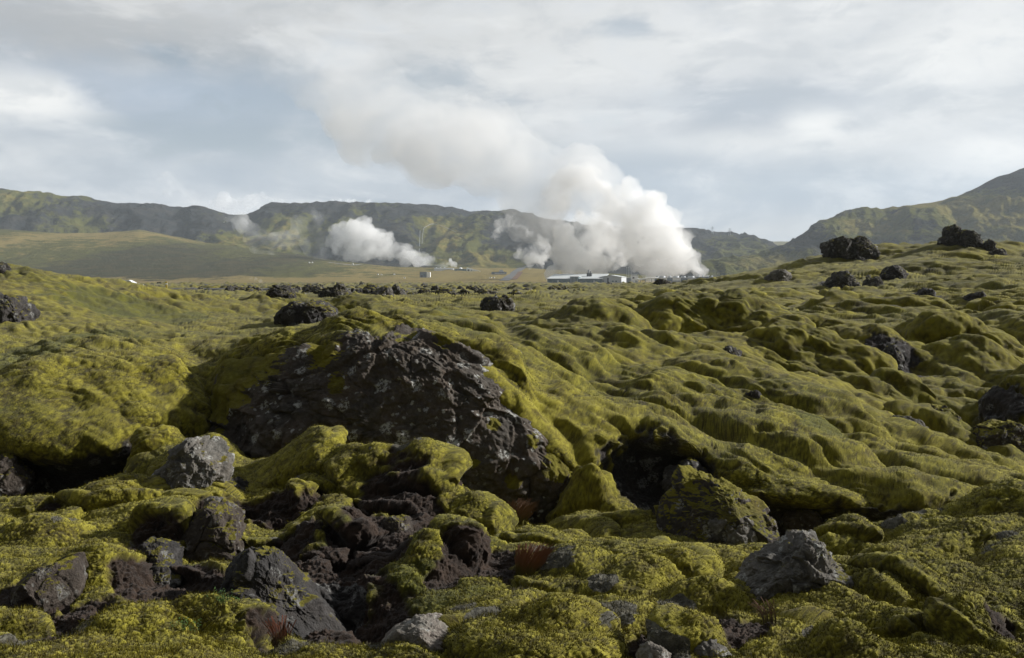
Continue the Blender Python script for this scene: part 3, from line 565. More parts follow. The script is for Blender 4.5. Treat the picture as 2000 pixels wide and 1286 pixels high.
def boulder(outline, d, depth, label, kind='dark', seed=0, res=110, rough=.09, lean=0., centre=None, group=None, cells=.38, name='lava_rock', cat='rock', loose=0, cover=(), cuts=9):
    """closed lava block: silhouette from the outline (photo px), half thickness 'depth' metres either side of distance d, craggy all round; lean = metres the top leans back per metre of height"""
    O = np.array(outline, float); c = np.array(centre if centre else O.mean(0))
    if d > 20: O = O.mean(0) + (O - O.mean(0)) * 1.02
    if not loose: O[:, 1] = np.where(O[:, 1] > c[1], c[1] + (O[:, 1] - c[1]) * 1.45, O[:, 1])   # the buried foot
    C = P(c[0], c[1], d); mpp = d / F
    w = (O - c) * mpp; ang = np.arctan2(-w[:, 1], w[:, 0]); rad = np.hypot(w[:, 0], w[:, 1])
    od = np.argsort(ang); ang, rad = ang[od], rad[od]
    res = max(12, int(res * (.5 + .5 * Q)))
    nt, ns = 2 * res, res
    th = np.linspace(-math.pi, math.pi, nt, endpoint=False)
    Rt = np.interp(th, np.concatenate([ang - 2 * math.pi, ang, ang + 2 * math.pi]), np.tile(rad, 3))
    ph = np.linspace(0, math.pi, ns + 2)[1:-1]
    s = np.sin(ph) ** .62; cz_ = -np.sign(np.cos(ph)) * np.abs(np.cos(ph)) ** .75
    X = Rt[:, None] * s * np.cos(th)[:, None]; Zz = Rt[:, None] * s * np.sin(th)[:, None]; Y = np.broadcast_to(cz_ * depth, X.shape) + lean * Zz
    G = np.stack([X, Y, Zz], 2).reshape(-1, 3)
    V = np.concatenate([G, [[0, -depth, 0], [0, depth, 0]]])
    i = np.arange(nt); j = np.arange(ns - 1); I, J = np.meshgrid(i, j, indexing='ij'); I2 = (I + 1) % nt
    quads = np.stack([I * ns + J, I * ns + J + 1, I2 * ns + J + 1, I2 * ns + J], 2).reshape(-1, 4)
    tri = np.concatenate([np.stack([np.full(nt, nt * ns), i * ns, ((i + 1) % nt) * ns, np.full(nt, nt * ns)], 1), np.stack([np.full(nt, nt * ns + 1), ((i + 1) % nt) * ns + ns - 1, i * ns + ns - 1, np.full(nt, nt * ns + 1)], 1)])
    size = rad.mean() * 2; rr_ = random.Random(seed)
    for k in range(cuts):                              # broken faces
        dn = np.array([rr_.uniform(-1, 1), rr_.uniform(-1.3, .3), rr_.uniform(-.25, 1.)]); dn /= np.linalg.norm(dn)
        pr = V @ dn; hh = pr.max() * rr_.uniform(.66, .88); V = V - dn * (np.maximum(0, pr - hh) * .88)[:, None]
    n = V / np.array([size / 2, depth, size / 2]) ** 2; n /= np.linalg.norm(n, axis=1)[:, None] + 1e-9
    off = np.array([seed * 3.17, seed * 1.31, seed * 2.2])
    q = V + off
    wq = q + .12 * size * np.stack([noise(q, size * .3, seed + 7), noise(q, size * .3, seed + 8), noise(q, size * .3, seed + 9)], 1)
    W = worley(wq, size * cells, seed)
    W2 = worley(wq, size * cells * .42, seed + 5)
    disp = (W[:, 2] - .5) * 1.5 * sstep(.0, .10, W[:, 1] - W[:, 0]) - .16 * (1 - sstep(.0, .07, W[:, 1] - W[:, 0]))
    disp += .50 * (W2[:, 2] - .5) * sstep(.0, .12, W2[:, 1] - W2[:, 0]) + .35 * fbm(q, size * .16, 4, seed + 50, .6, 'ridge')
    disp += .7 * fbm(q, size * .35, 3, seed + 30, .55) + .34 * fbm(q, size * .10, 5, seed + 40, .68, 'ridge') + .16 * fbm(q, .05, 2, seed + 60)
    V = V + n * (disp * rough * size)[:, None]
    Fq = np.concatenate([quads, tri])
    me_t = np.concatenate([quads[:, [0, 1, 2]], quads[:, [0, 2, 3]], tri[:, :3]])
    cv = np.zeros(len(V)) if cover else None
    for sx, sy, sr in cover:
        k2 = P(sx, sy, d) - C; cv = np.maximum(cv, 2.2 * np.exp(-((V[:, 0] - k2[0]) ** 2 + (V[:, 2] - k2[2]) ** 2) / (sr * mpp) ** 2))
    o = np_mesh(name, V, me_t, rmat(kind), attrs={'cover': cv} if cover else None); o.location = C
    # real objects never interpenetrate their own normals: keep outward
    tag(o, label, cat, group); return o
def build_rocks():
    for o, d, dep, lab, kind, seed, ex in ROCKS:
        boulder(o, d, dep, lab, kind, seed, **ex)
    # small black lumps out on the flat field: one block shape of each of four kinds, copied
    src = []
    for k in range(4):
        w, h = (14, 8) if k % 2 else (10, 9)
        out = [(1000 + w * math.cos(t) * random.uniform(.7, 1.15), 600 - h * math.sin(t) * random.uniform(.7, 1.2)) for t in np.linspace(0, 2 * math.pi, 11)[:-1]]
        src.append(boulder(out, 60, .35, 'small black lava lump poking out of the flat moss field', ['dark', 'far'][k % 2], 201 + k, res=40, rough=.17, group='black lumps on the flat moss field'))
    n = 0
    while n < 280:
        d = math.exp(random.uniform(math.log(48), math.log(410))); px = random.uniform(150, 1420)
        if d < 75 and px > 1050: continue
        if d > 300 and random.random() < .4: continue
        x = (px - 1000) / F * d
        z = float(field(np.array([x]), np.array([d]))[0])
        if n < 4: o = src[n]
        else: o = src[n % 4].copy(); COL.objects.link(o)
        s = random.uniform(.4, 1.1) * (1 + d / 240); o.location = (x, d, z + .08 * s)
        o.scale = (s * random.uniform(.8, 1.9), s, s * random.uniform(.6, 1.3)); o.rotation_euler = (0, 0, random.uniform(0, 6.28))
        n += 1

# ================================================================== PLANTS
def grass_tuft(px, py, d, h, spread, n, cols, label, seed, head=True, lean=(.25, 0)):
    r = random.Random(seed); C = P(px, py, d)
    C[2] = field(np.array([C[0]]), np.array([C[1]]))[0] + .015
    V, Fc, tv = [], [], []
    for i in range(n):
        a = r.uniform(0, 6.28); rr = spread * math.sqrt(r.random()) * .45
        bx, by = rr * math.cos(a), rr * math.sin(a); hh = h * r.uniform(.55, 1.1)
        dx, dy = math.cos(a) * r.uniform(0, .35) + lean[0], math.sin(a) * r.uniform(0, .35) + lean[1]
        w = r.uniform(.0010, .0020); tc = r.random(); b0 = len(V)
        for k in range(6):
            t = k / 5; x = bx + dx * hh * t * t; y = by + dy * hh * t * t; z = hh * t * (1 - .15 * t) - .02
            ww = w * (1 - t * .8) if not (head and t > .65) else w * 1.3
            V += [(x - ww, y, z), (x + ww, y + ww * .5, z)]; tv += [t, t]
        for k in range(5): Fc.append((b0 + 2 * k, b0 + 2 * k + 1, b0 + 2 * k + 3, b0 + 2 * k + 2))
    m, nt = new_mat('grass_blades'); b = NB(nt); t = b.attr('along')
    c = b.mix(b.map(t, .2, .75), cols[0], cols[1]); b.out(b.principled(c, .8, .2))
    o = np_mesh('grass_tuft', np.array(V), np.array(Fc), m, attrs={'along': np.array(tv)}); o.location = C
    tag(o, label, 'grass tuft'); return o

def leafy_plant(px, py, d, label, seed):
    r = random.Random(seed); C = P(px, py, d)
    C[2] = field(np.array([C[0]]), np.array([C[1]]))[0] + .02; root = bpy.data.objects.new('leafy_plant', None); COL.objects.link(root); root.location = C; tag(root, label, 'plant')
    SV, SF, LV, LF = [], [], [], []
    for i in range(26):
        a = r.uniform(0, 6.28); h = r.uniform(.03, .085); sp = r.uniform(.0, .10)
        bx, by = sp * math.cos(a), sp * .6 * math.sin(a); tx, ty = bx + r.uniform(-.02, .02), by + r.uniform(-.03, .0)
        b0 = len(SV); w = .0009
        SV += [(bx - w, by, -.03), (bx + w, by, -.03), (tx + w, ty, h), (tx - w, ty, h)]; SF.append((b0, b0 + 1, b0 + 2, b0 + 3))
        for k in range(7):
            t = .35 + .65 * k / 6; px_, py_, pz = bx + (tx - bx) * t, by + (ty - by) * t, h * t
            aa = r.uniform(0, 6.28); L = r.uniform(.008, .015); dx, dy = math.cos(aa), math.sin(aa); b1 = len(LV)
            LV += [(px_, py_, pz), (px_ + dx * L * .5 - dy * L * .32, py_ + dy * L * .5 + dx * L * .32, pz + L * .25), (px_ + dx * L, py_ + dy * L, pz + L * r.uniform(-.1, .5)), (px_ + dx * L * .5 + dy * L * .32, py_ + dy * L * .5 - dx * L * .32, pz + L * .25)]
            LF.append((b1, b1 + 1, b1 + 2, b1 + 3))
    np_mesh('stem', np.array(SV), np.array(SF), plain_mat('stem_brown', (.07, .045, .025)), root)
    np_mesh('leaves', np.array(LV), np.array(LF), plain_mat('leaf_green', (.055, .115, .022), .5, .3, var=.5, s=40), root)
    return root

def build_plants():
    red = ((.085, .075, .018), (.17, .080, .045))
    grass_tuft(1030, 1150, 6.0, .21, .16, 420, red, 'reddish seeding grass tuft on moss beside the brown soil bank', 1)
    grass_tuft(1012, 1020, 7.8, .22, .16, 260, ((.075, .068, .018), (.13, .070, .038)), 'dull red grass tuft against the foot of the great outcrop', 2)
    grass_tuft(548, 1258, 4.75, .16, .10, 60, ((.09, .06, .03), (.20, .08, .05)), 'thin dry red grass in front of the black ledge', 3, lean=(-.1, 0))
    grass_tuft(1500, 1235, 4.8, .12, .10, 40, ((.08, .06, .03), (.14, .08, .05)), 'few dry stalks in the bare soil patch at lower right', 4, lean=(-.3, 0))
    grass_tuft(490, 1085, 6.3, .07, .16, 130, ((.05, .10, .015), (.10, .17, .03)), 'fresh green grass at the foot of the brown pitted rock', 5, head=False)
    leafy_plant(362, 1243, 4.85, 'low leafy green plant on the lower left moss ridge', 6)
    leafy_plant(436, 1200, 5.2, 'small leafy sprig beside the stone at the lower left ridge end', 7)
# ================================================================== FAR LAND
BVH = {}
def ridge(name, crest, foot, n_px, n_t, mat, shape=1.2, gully=30., gscale=(150, 400), fine=6., back=.35, seed=0, px0=-700, px1=2700, green_spots=(), rough_crest=2.5, base_green=0., cliffs=0.):
    """a range of hills: foot line and crest line surveyed from the eye point, gullied slopes between them, a back slope behind"""
    cr = np.array(crest, float); ft = np.array(foot, float)
    n_px = int(n_px * max(.5, Q)); n_t = int(n_t * max(.5, Q))
    px = np.linspace(px0, px1, n_px)
    C = P(px, np.interp(px, cr[:, 0], cr[:, 1]), np.interp(px, cr[:, 0], cr[:, 2]))
    Fo = P(px, np.interp(px, ft[:, 0], ft[:, 1]), np.interp(px, ft[:, 0], ft[:, 2]))
    t = np.concatenate([np.linspace(0, 1, n_t), 1 + np.linspace(0, back, n_t // 5 + 1)[1:]])
    tt = np.minimum(t, 1)
    XY = Fo[:, None, :2] + (C - Fo)[:, None, :2] * t[None, :, None]
    g = tt ** shape; g = g + .10 * np.sin(tt * math.pi * 2) * -1 * .5
    Z = Fo[:, None, 2] + (C - Fo)[:, None, 2] * g
    Z = Z - np.maximum(t - 1, 0)[None] * (C - Fo)[:, None, 2] * .9
    p2 = XY.reshape(-1, 2); env = (np.sin(np.clip(t, 0, 1) * math.pi) ** .7)[None] * np.ones((n_px, 1)); env = env.ravel()
    wp = p2 + np.stack([noise(p2, 260, seed + 3), noise(p2, 260, seed + 4)], 1) * 60
    gl = fbm(wp, (gscale[0], gscale[1]), 5, seed, .55, 'ridge'); lu = fbm(wp, (480, 700), 3, seed + 9)
    fn = fbm(p2, 45, 5, seed + 20, .6)
    z = Z.ravel() + env * (gully * gl + gully * .9 * lu) + fine * fn * (.25 + env) + rough_crest * noise(p2, (40, 200), seed + 31) * sstep(.8, 1., np.tile(t, n_px))
    if cliffs:
        kk = 26.; band = z / kk + .5 * noise(p2, 300, seed + 41); fr = band - np.floor(band)
        z = z + cliffs * env * (sstep(.35, .65, fr) - fr) * kk
    gr = base_green + .9 * fbm(p2, (190, 330), 5, seed + 50, .6) + .55 * lu - .35 * gl
    G = np.concatenate([p2, z[:, None]], 1)
    for sx, sy, sd, sr, amt in green_spots:  # moss patches, partly painting in sunlit ground between cloud shadows
        c = P(sx, sy, sd); q = (G - c); rel = np.sqrt((q[:, 0] / sr) ** 2 + (q[:, 2] / (sr * .45)) ** 2)
        gr = gr + amt * np.exp(-rel ** 2) * (1 + .8 * fn)
    o = np_mesh(name, G, grid_faces(n_px, len(t)), mat, attrs={'green': gr, 'rise': np.tile(t, n_px)})
    BVH[name] = BVHTree.FromPolygons([Vector(v) for v in G[:, :]], grid_faces(n_px, len(t)).tolist())
    return o
def hit(px, py, names, dz=0.):
    d = P(px, py, 1.).astype(float); dv = Vector(d).normalized(); best = None
    for n in names:
        h = BVH[n].ray_cast(Vector((0, 0, 0)), dv)
        if h[0] is not None and (best is None or h[3] < best[1]): best = (h[0], h[3])
    if best is None: return Vector(P(px, py, 2000.))
    return best[0] + Vector((0, 0, dz))

def hill_mat(name, dark, green, ochre, brown, low=0.):
    m, nt = new_mat(name); b = NB(nt); p = b.pos()
    g = b.attr('green'); n1 = b.noise(p, .010, 6, .65); n2 = b.noise(p, .040, 7, .72); n3 = b.noise(b.vmath('MULTIPLY', p, (1, 1, 3.5)), .02, 7, .75)
    n4 = b.noise(b.vmath('MULTIPLY', p, (.35, 1.6, 2.5)), .03, 6, .7); n5 = b.noise(p, .22, 5, .75)
    gg = b.math('ADD', g, b.math('MULTIPLY', b.math('SUBTRACT', n2, .5), 2.6))
    gg = b.math('ADD', gg, b.math('MULTIPLY', b.math('SUBTRACT', n5, .5), 1.0))
    c = b.mix(b.map(n3, .42, .62), dark, brown)
    c = b.mix(b.map(gg, .05, .60), c, green)
    oc = b.math('ADD', b.math('ADD', gg, b.math('MULTIPLY', b.math('SUBTRACT', n1, .5), 2.)), b.math('MULTIPLY', b.math('SUBTRACT', n4, .5), 2.4 if low else 1.))
    if low: oc = b.math('ADD', oc, b.map(b.attr('rise'), .02, .24, low, 0.))
    c = b.mix(b.math('MULTIPLY', b.map(oc, .78, 1.6), .85), c, ochre)
    c = b.mix(b.math('MULTIPLY', b.map(n4, .54, .68), .4 if low else .2), c, dark)
    h = b.math('ADD', b.noise(p, .05, 8, .75), b.math('MULTIPLY', b.noise(p, .25, 4, .7), .5))
    b.out(b.principled(c, 1., .0, b.bump(h, 1., 11.))); return m

ZP = -8.0                                          # level of the grass plain
def build_far():
    m, nt = new_mat('grass_plain'); b = NB(nt); p = b.pos()
    q = b.vmath('MULTIPLY', p, (.35, 1.6, 1))
    n1 = b.noise(q, .02, 5, .65); n2 = b.noise(q, .008, 4, .6); n3 = b.noise(p, .6, 4, .7)
    c = b.mix(b.map(n1, .38, .62), (.230, .165, .072), (.150, .118, .045)); c = b.mix(b.map(n2, .52, .75), c, (.085, .082, .028))
    c = b.mix(b.math('MULTIPLY', b.map(n3, .4, .7), .35), c, (.23, .165, .075))
    b.out(b.principled(c, 1., 0., b.bump(b.noise(p, .5, 4, .7), .5, .4)))
    xs = np.linspace(-3600, 3600, 240); ys = np.linspace(448, 3400, 260) ; X, Y = np.meshgrid(xs, ys, indexing='ij')
    p2 = np.stack([X.ravel(), Y.ravel()], 1); Z = ZP + .5 * fbm(p2, (90, 160), 3, 301)
    o = np_mesh('grass_plain', np.concatenate([p2, Z[:, None]], 1), grid_faces(240, 260), m); tag(o, 'flat ochre grass plain between the lava field and the hills', 'plain', kind='structure')
    gm = hill_mat('slope_grass', (.056, .056, .026), (.105, .104, .030), (.30, .23, .085), (.085, .072, .034), 1.7)
    hm = hill_mat('hill_scree_shade', (.030, .034, .038), (.105, .106, .024), (.22, .18, .046), (.050, .047, .043))  # scree and moss tones, with cloud shadow and sunlit patches painted into them
    mm = hill_mat('mountain_scree_shade', (.036, .040, .041), (.100, .102, .026), (.20, .17, .050), (.052, .049, .041))
    o = ridge('grassy_slope',
        [(-700,400,2500),(-200,436,2450),(0,447,2400),(110,456,2400),(200,455,2450),(270,449,2500),(330,460,2450),(400,474,2400),(520,490,2300),(640,507,2150),(760,521,2100),(860,523,2150),(950,523,2150),(1050,526,2100),(1200,536,2000),(1300,543,2000),(1500,546,2000),(2700,548,2000)],
        [(-700,549.5,1650),(300,550,1560),(700,551,1450),(1100,551,1430),(1400,551,1430),(2700,551,1450)], 700, 150, gm, shape=1.0, gully=5., gscale=(160, 500), fine=2.2, seed=311, rough_crest=1.2, base_green=.60, back=.12,
        green_spots=[(270,500,2000,90,-1.2),(330,520,1900,120,-1.),(430,530,1800,110,-.8),(120,460,2300,120,.8),(330,470,2300,150,.9),(480,492,2200,100,.7),(900,540,1700,180,.9),(1000,545,1600,120,.7),(700,545,1600,150,.5)])
    tag(o, 'long smooth grassy slope rising behind the plain', 'slope', kind='structure')
    o = ridge('hills',
        [(-700,380,3000),(-200,372,3000),(0,376,3000),(30,377,3000),(60,378,3000),(85,384,3000),(110,391,3020),(150,392,3050),(180,398,3050),(250,402,3050),(300,405,3050),(340,414,3100),(358,414,3100),(372,411,2900),(395,408,2850),(415,411,2850),(445,420,2900),(480,423,3000),(505,414,3000),(530,404,3000),(560,402,3000),(620,402,3000),(700,403,3000),(760,404,3000),(800,407,3000),(850,411,3000),(900,415,3000),(960,415,2950),(1000,414,2950),(1050,425,2950),(1120,440,2900),(1200,450,2900),(1310,453,2800),(1340,453,2800),(1400,455,2800),(1430,459,2800),(1465,468,2750),(1490,480,2700),(1530,497,2600),(1600,515,2500),(2700,540,2500)],
        [(-700,520,2200),(0,520,2250),(400,525,2250),(640,538,2100),(900,541,1950),(1300,545,1950),(1500,546,1950),(2700,546,1900)], 1100, 230, hm, shape=.92, gully=44., gscale=(170, 420), fine=8., seed=333, base_green=-.22, cliffs=.22,
        green_spots=[(20,400,2900,120,1.2),(110,405,2900,130,1.),(180,440,2700,90,.8),(60,440,2600,110,-.4),(430,470,2500,100,.9),(540,470,2400,150,1.1),(600,420,2900,160,.35),(560,440,2700,60,.6),(850,440,2700,60,1.),(890,460,2500,75,1.3),(860,478,2400,70,1.),(950,505,2200,70,1.2),(920,520,2100,90,.9),(760,415,2900,180,.5),(960,425,2900,70,.7),(990,400,2900,60,.5),(1400,490,2400,100,.8),(1440,480,2500,70,.6),(1480,470,2700,50,.3)])
    tag(o, 'dark gullied volcanic hills along the horizon', 'hills', kind='structure')
    o = ridge('saddle', [(1200,500,4300),(1400,476,4300),(1480,472,4200),(1540,472,4200),(1600,474,4200),(1800,500,4200)], [(1200,545,2900),(1800,545,2900)], 200, 60, gm, shape=1., gully=6., fine=2., seed=351, px0=1200, px1=1800, base_green=1.2, back=.2)
    tag(o, 'pale ochre saddle between the hills and the mountain', 'hill', kind='structure')
    o = ridge('mountain',
        [(1300,551,1600),(1370,547,1650),(1395,533,1700),(1420,520,1750),(1450,514,1800),(1480,508,1850),(1510,497,1900),(1540,478,1950),(1570,458,1980),(1600,441,2000),(1640,424,2000),(1690,411,2050),(1722,414,2050),(1750,410,2050),(1770,403,2000),(1800,399,2000),(1840,393,2000),(1880,379,2050),(1920,362,2100),(1950,346,2100),(2000,328,2150),(2100,290,2200),(2250,245,2300),(2700,240,2400)],
        [(1300,551.5,1450),(1400,551.5,1450),(2000,551,1420),(2700,551,1420)], 700, 230, mm, shape=.95, gully=30., gscale=(130, 330), fine=6., seed=371, px0=1300, base_green=-.27, cliffs=.2,
        green_spots=[(1630,446,1900,60,1.3),(1710,420,2000,80,.9),(1700,453,1850,50,1.),(1830,405,1950,90,1.),(1870,412,1950,120,1.1),(1950,415,1900,110,1.0),(1920,440,1800,80,.9),(1600,470,1800,40,.7),(1640,480,1700,60,.5),(1420,525,1700,70,1.6),(1470,515,1750,60,1.3),(1960,480,1600,80,.9),(1900,470,1650,60,.5)])
    tag(o, 'dark green mountain rising at the right edge', 'mountain', kind='structure')

# ================================================================== BUILDINGS AND WORKS
class MB:
    def __init__(s): s.bm = bmesh.new()
    def box(s, x0, x1, y0, y1, z0, z1, zr=None):
        """box; zr = height of the rear (y1) top edge for a lean-to roof"""
        zr = z1 if zr is None else zr
        v = [s.bm.verts.new(c) for c in ((x0,y0,z0),(x1,y0,z0),(x1,y1,z0),(x0,y1,z0),(x0,y0,z1),(x1,y0,z1),(x1,y1,zr),(x0,y1,zr))]
        for f in ((3,2,1,0),(4,5,6,7),(0,1,5,4),(1,2,6,5),(2,3,7,6),(3,0,4,7)): s.bm.faces.new([v[i] for i in f])
        return s
    def slab(s, x0, x1, y0, y1, za, zb, th):
        """sloping roof sheet from za at y0 to zb at y1"""
        v = [s.bm.verts.new(c) for c in ((x0,y0,za),(x1,y0,za),(x1,y1,zb),(x0,y1,zb),(x0,y0,za+th),(x1,y0,za+th),(x1,y1,zb+th),(x0,y1,zb+th))]
        for f in ((3,2,1,0),(4,5,6,7),(0,1,5,4),(1,2,6,5),(2,3,7,6),(3,0,4,7)): s.bm.faces.new([v[i] for i in f])
        return s
    def gable(s, x0, x1, y0, y1, z0, z1, zt):
        xm = (x0 + x1) / 2
        a = [s.bm.verts.new((x, y0, z)) for x, z in ((x0,z0),(x1,z0),(x1,z1),(xm,zt),(x0,z1))]; c = [s.bm.verts.new((x, y1, z)) for x, z in ((x0,z0),(x1,z0),(x1,z1),(xm,zt),(x0,z1))]
        s.bm.faces.new(a); s.bm.faces.new(c[::-1])
        for i in range(5): s.bm.faces.new([a[(i+1)%5], a[i], c[i], c[(i+1)%5]])
        return s
    def cyl(s, p0, p1, r0, r1=None, n=12):
        r1 = r0 if r1 is None else r1; p0, p1 = Vector(p0), Vector(p1); ax = (p1 - p0).normalized()
        u = ax.orthogonal().normalized(); w = ax.cross(u)
        A = [s.bm.verts.new(p0 + (u * math.cos(t) + w * math.sin(t)) * r0) for t in np.linspace(0, 2*math.pi, n, endpoint=False)]
        B = [s.bm.verts.new(p1 + (u * math.cos(t) + w * math.sin(t)) * r1) for t in np.linspace(0, 2*math.pi, n, endpoint=False)]
        for i in range(n): s.bm.faces.new([A[i], A[(i+1)%n], B[(i+1)%n], B[i]])
        s.bm.faces.new(A[::-1]); s.bm.faces.new(B); return s
    def dome(s, c, r, rz, n=14, k=6):
        rows = []
        for j in range(k):
            t = j / k * math.pi / 2; rows.append([s.bm.verts.new((c[0] + r*math.cos(t)*math.cos(a), c[1] + r*math.cos(t)*math.sin(a), c[2] + rz*math.sin(t))) for a in np.linspace(0, 2*math.pi, n, endpoint=False)])
        top = s.bm.verts.new((c[0], c[1], c[2] + rz))
        for j in range(k-1):
            for i in range(n): s.bm.faces.new([rows[j][i], rows[j][(i+1)%n], rows[j+1][(i+1)%n], rows[j+1][i]])
        for i in range(n): s.bm.faces.new([rows[-1][i], rows[-1][(i+1)%n], top])
        return s
    def build(s, name, mat, parent=None, smooth=False):
        bmesh.ops.recalc_face_normals(s.bm, faces=s.bm.faces); me = bpy.data.meshes.new(name); s.bm.to_mesh(me); s.bm.free()
        for p in me.polygons: p.use_smooth = smooth
        o = bpy.data.objects.new(name, me); COL.objects.link(o); me.materials.append(mat)
        if parent: o.parent = parent
        return o
def empty(name, loc, label, cat, rz=0., group=None):
    o = bpy.data.objects.new(name, None); COL.objects.link(o); o.location = loc; o.rotation_euler = (0, 0, math.radians(rz)); tag(o, label, cat, group); return o
def copy_tree(o, parent=None):
    c = o.copy(); COL.objects.link(c)
    if parent: c.parent = parent
    for ch in [x for x in bpy.data.objects if x.parent == o]: copy_tree(ch, c)
    return c
LAND = ['grassy_slope', 'hills', 'mountain', 'saddle']

def build_works():
    M = dict(teal=plain_mat('teal_cladding', (.075, .125, .140)), white=plain_mat('white_cladding', (.86, .87, .87), var=.06), roof=plain_mat('white_roof_sheet', (.50, .53, .53), var=.05),
             glass=plain_mat('blue_glass', (.05, .11, .13), .15, .6), dark=plain_mat('dark_steel', (.05, .055, .06)), grey=plain_mat('grey_concrete', (.24, .25, .26)), slate=plain_mat('slate_panels', (.14, .17, .21)),
             steel=plain_mat('bright_steel', (.55, .57, .58), .4, .5, .3), greyw=plain_mat('pale_grey_cladding', (.48, .50, .52), var=.06), green=plain_mat('green_cladding', (.11, .16, .13)), asphalt=plain_mat('grey_asphalt', (.12, .12, .118), .9, .1),
             red=plain_mat('red_earth', (.15, .095, .065), .95, .0), yellow=plain_mat('yellow_paint', (.55, .40, .04)), car=plain_mat('white_car_paint', (.75, .76, .78), .25, .5, var=.03), tyre=plain_mat('tyre_rubber', (.02, .02, .02)))
    base = lambda px, d: Vector((P(px, 552, d)[0], d, ZP - .3))
    # --- main plant hall
    h = empty('plant_hall', base(1069, 1235), 'long low plant hall with white sloping roof and blue grey front', 'industrial hall', -16)
    MB().box(0, 68, 0, 44, 0, 4.9, 10.6).build('wall', M['teal'], h)
    MB().slab(-1, 69, -1.2, 45, 5.0, 10.9, .5).build('roof', M['roof'], h)
    e = MB().box(29.5, 40, -3.2, 16, 0, 7.6).build('entrance', M['glass'], h); MB().box(29.0, 40.5, -3.6, 16.5, 7.62, 8.1).build('canopy', M['roof'], e)
    for k in range(6): MB().box(30 + k*1.7, 30.25 + k*1.7, -3.5, -3.22, .3, 7.4).build('mullion', M['greyw'], e)
    for x in (2, 8, 14, 20, 44, 50, 56, 62): MB().box(x, x + 3.6, -.08, -.02, 1.2, 2.6).build('window', M['glass'], h)
    for x in (12.5, 58): MB().box(x, x + 2.2, -.1, -.03, .3, 3.2).build('door', M['greyw'], h)
    c = MB().box(45.5, 51.5, 20, 25, 7.5, 12.4).build('vent_house', M['dark'], h)
    MB().cyl((47.2, 22.5, 12.45), (47.2, 22.5, 16.4), 1.0).cyl((49.9, 22.5, 12.45), (49.9, 22.5, 14.6), .8).build('exhaust_stack', M['grey'], c)
    g = empty('gabled_wing', base(1171, 1222), 'pale gabled shed joined to the right end of the long plant hall', 'shed', -16)
    MB().gable(0, 27, 0, 36, 0, 7.0, 9.4).build('wall', M['greyw'], g)
    rb = MB(); v = [rb.bm.verts.new(q) for q in ((-.7,-.7,7.05),(13.5,-.7,9.55),(27.7,-.7,7.05),(27.7,36.7,7.05),(13.5,36.7,9.55),(-.7,36.7,7.05),(-.7,-.7,7.4),(13.5,-.7,9.9),(27.7,-.7,7.4),(27.7,36.7,7.4),(13.5,36.7,9.9),(-.7,36.7,7.4))]
    for f in ((6,7,10,11),(7,8,9,10),(0,1,7,6),(1,2,8,7),(0,5,4,1),(1,4,3,2),(5,0,6,11),(2,3,9,8),(3,4,10,9),(4,5,11,10)): rb.bm.faces.new([v[i] for i in f])
    rb.build('roof', M['roof'], g)
    MB().box(9.2, 11.4, -.12, -.03, .3, 6.4).build('door', M['dark'], g)
    for x in (3.5, 15.5, 19.5): MB().box(x, x + 2.0, -.1, -.03, 1.5, 3.0).build('window', M['glass'], g)
    # --- annex right of the hall
    a = empty('pump_house', base(1209, 1270), 'low grey pump house between the gabled shed and the masts', 'shed')
    MB().box(0, 15, 0, 12, 0, 6.0).build('wall', M['grey'], a); MB().slab(-.4, 15.4, -.4, 12.4, 6.03, 6.3, .35).build('roof', M['greyw'], a); MB().box(3, 6, -.1, -.02, .3, 3.6).build('door', M['dark'], a)
    for px, hh, lab in ((1224.2, 19, 'first slim steel mast right of the plant hall, nearest the gabled shed'), (1227.4, 19.6, 'second slim steel mast from the gabled shed'), (1230.2, 20.2, 'third slim steel mast from the gabled shed'), (1233, 18.6, 'fourth slim steel mast, beside the white tank house')):
        mo = empty('mast', base(px, 1290), lab, 'mast', group='steel masts beside the plant hall')
        MB().cyl((0, 0, 0), (0, 0, hh), .28, .2, 8).build('pole', M['steel'], mo); MB().cyl((0, 0, hh), (0, 0, hh + .7), .45, .45, 8).build('cap', M['white'], mo)
    t = empty('tank_house', base(1233.5, 1262), 'white tank house with a stepped roof beside the masts', 'building')
    MB().box(0, 8.5, 0, 9, 0, 9.2).build('wall', M['white'], t); MB().box(.8, 6.8, 1, 8, 9.22, 11.0).build('roof_unit', M['greyw'], t); MB().box(1.2, 3.4, -.1, -.02, 5.2, 7.4).build('window', M['dark'], t); MB().box(4.8, 6.4, -.1, -.02, .2, 3).build('door', M['grey'], t)
    pp = empty('steam_pipeline', base(1242, 1262), 'white pipeline curving right from the tank house to the cooling towers', 'pipeline')
    pts = [(0,0,5.0),(6,0,4.2),(12,0,5.4),(20,1,6.2),(29,3,6.2)]; tb = MB()
    for q0, q1 in zip(pts, pts[1:]): tb.cyl(q0, q1, .8, .8, 10)
    tb.build('pipe', M['white'], pp); sb = MB()
    for q in pts[1:]: sb.box(q[0]-.3, q[0]+.3, q[1]-.3, q[1]+.3, 0, q[2]-.82)
    sb.build('supports', M['grey'], pp)
    # --- cooling towers
    n = 0
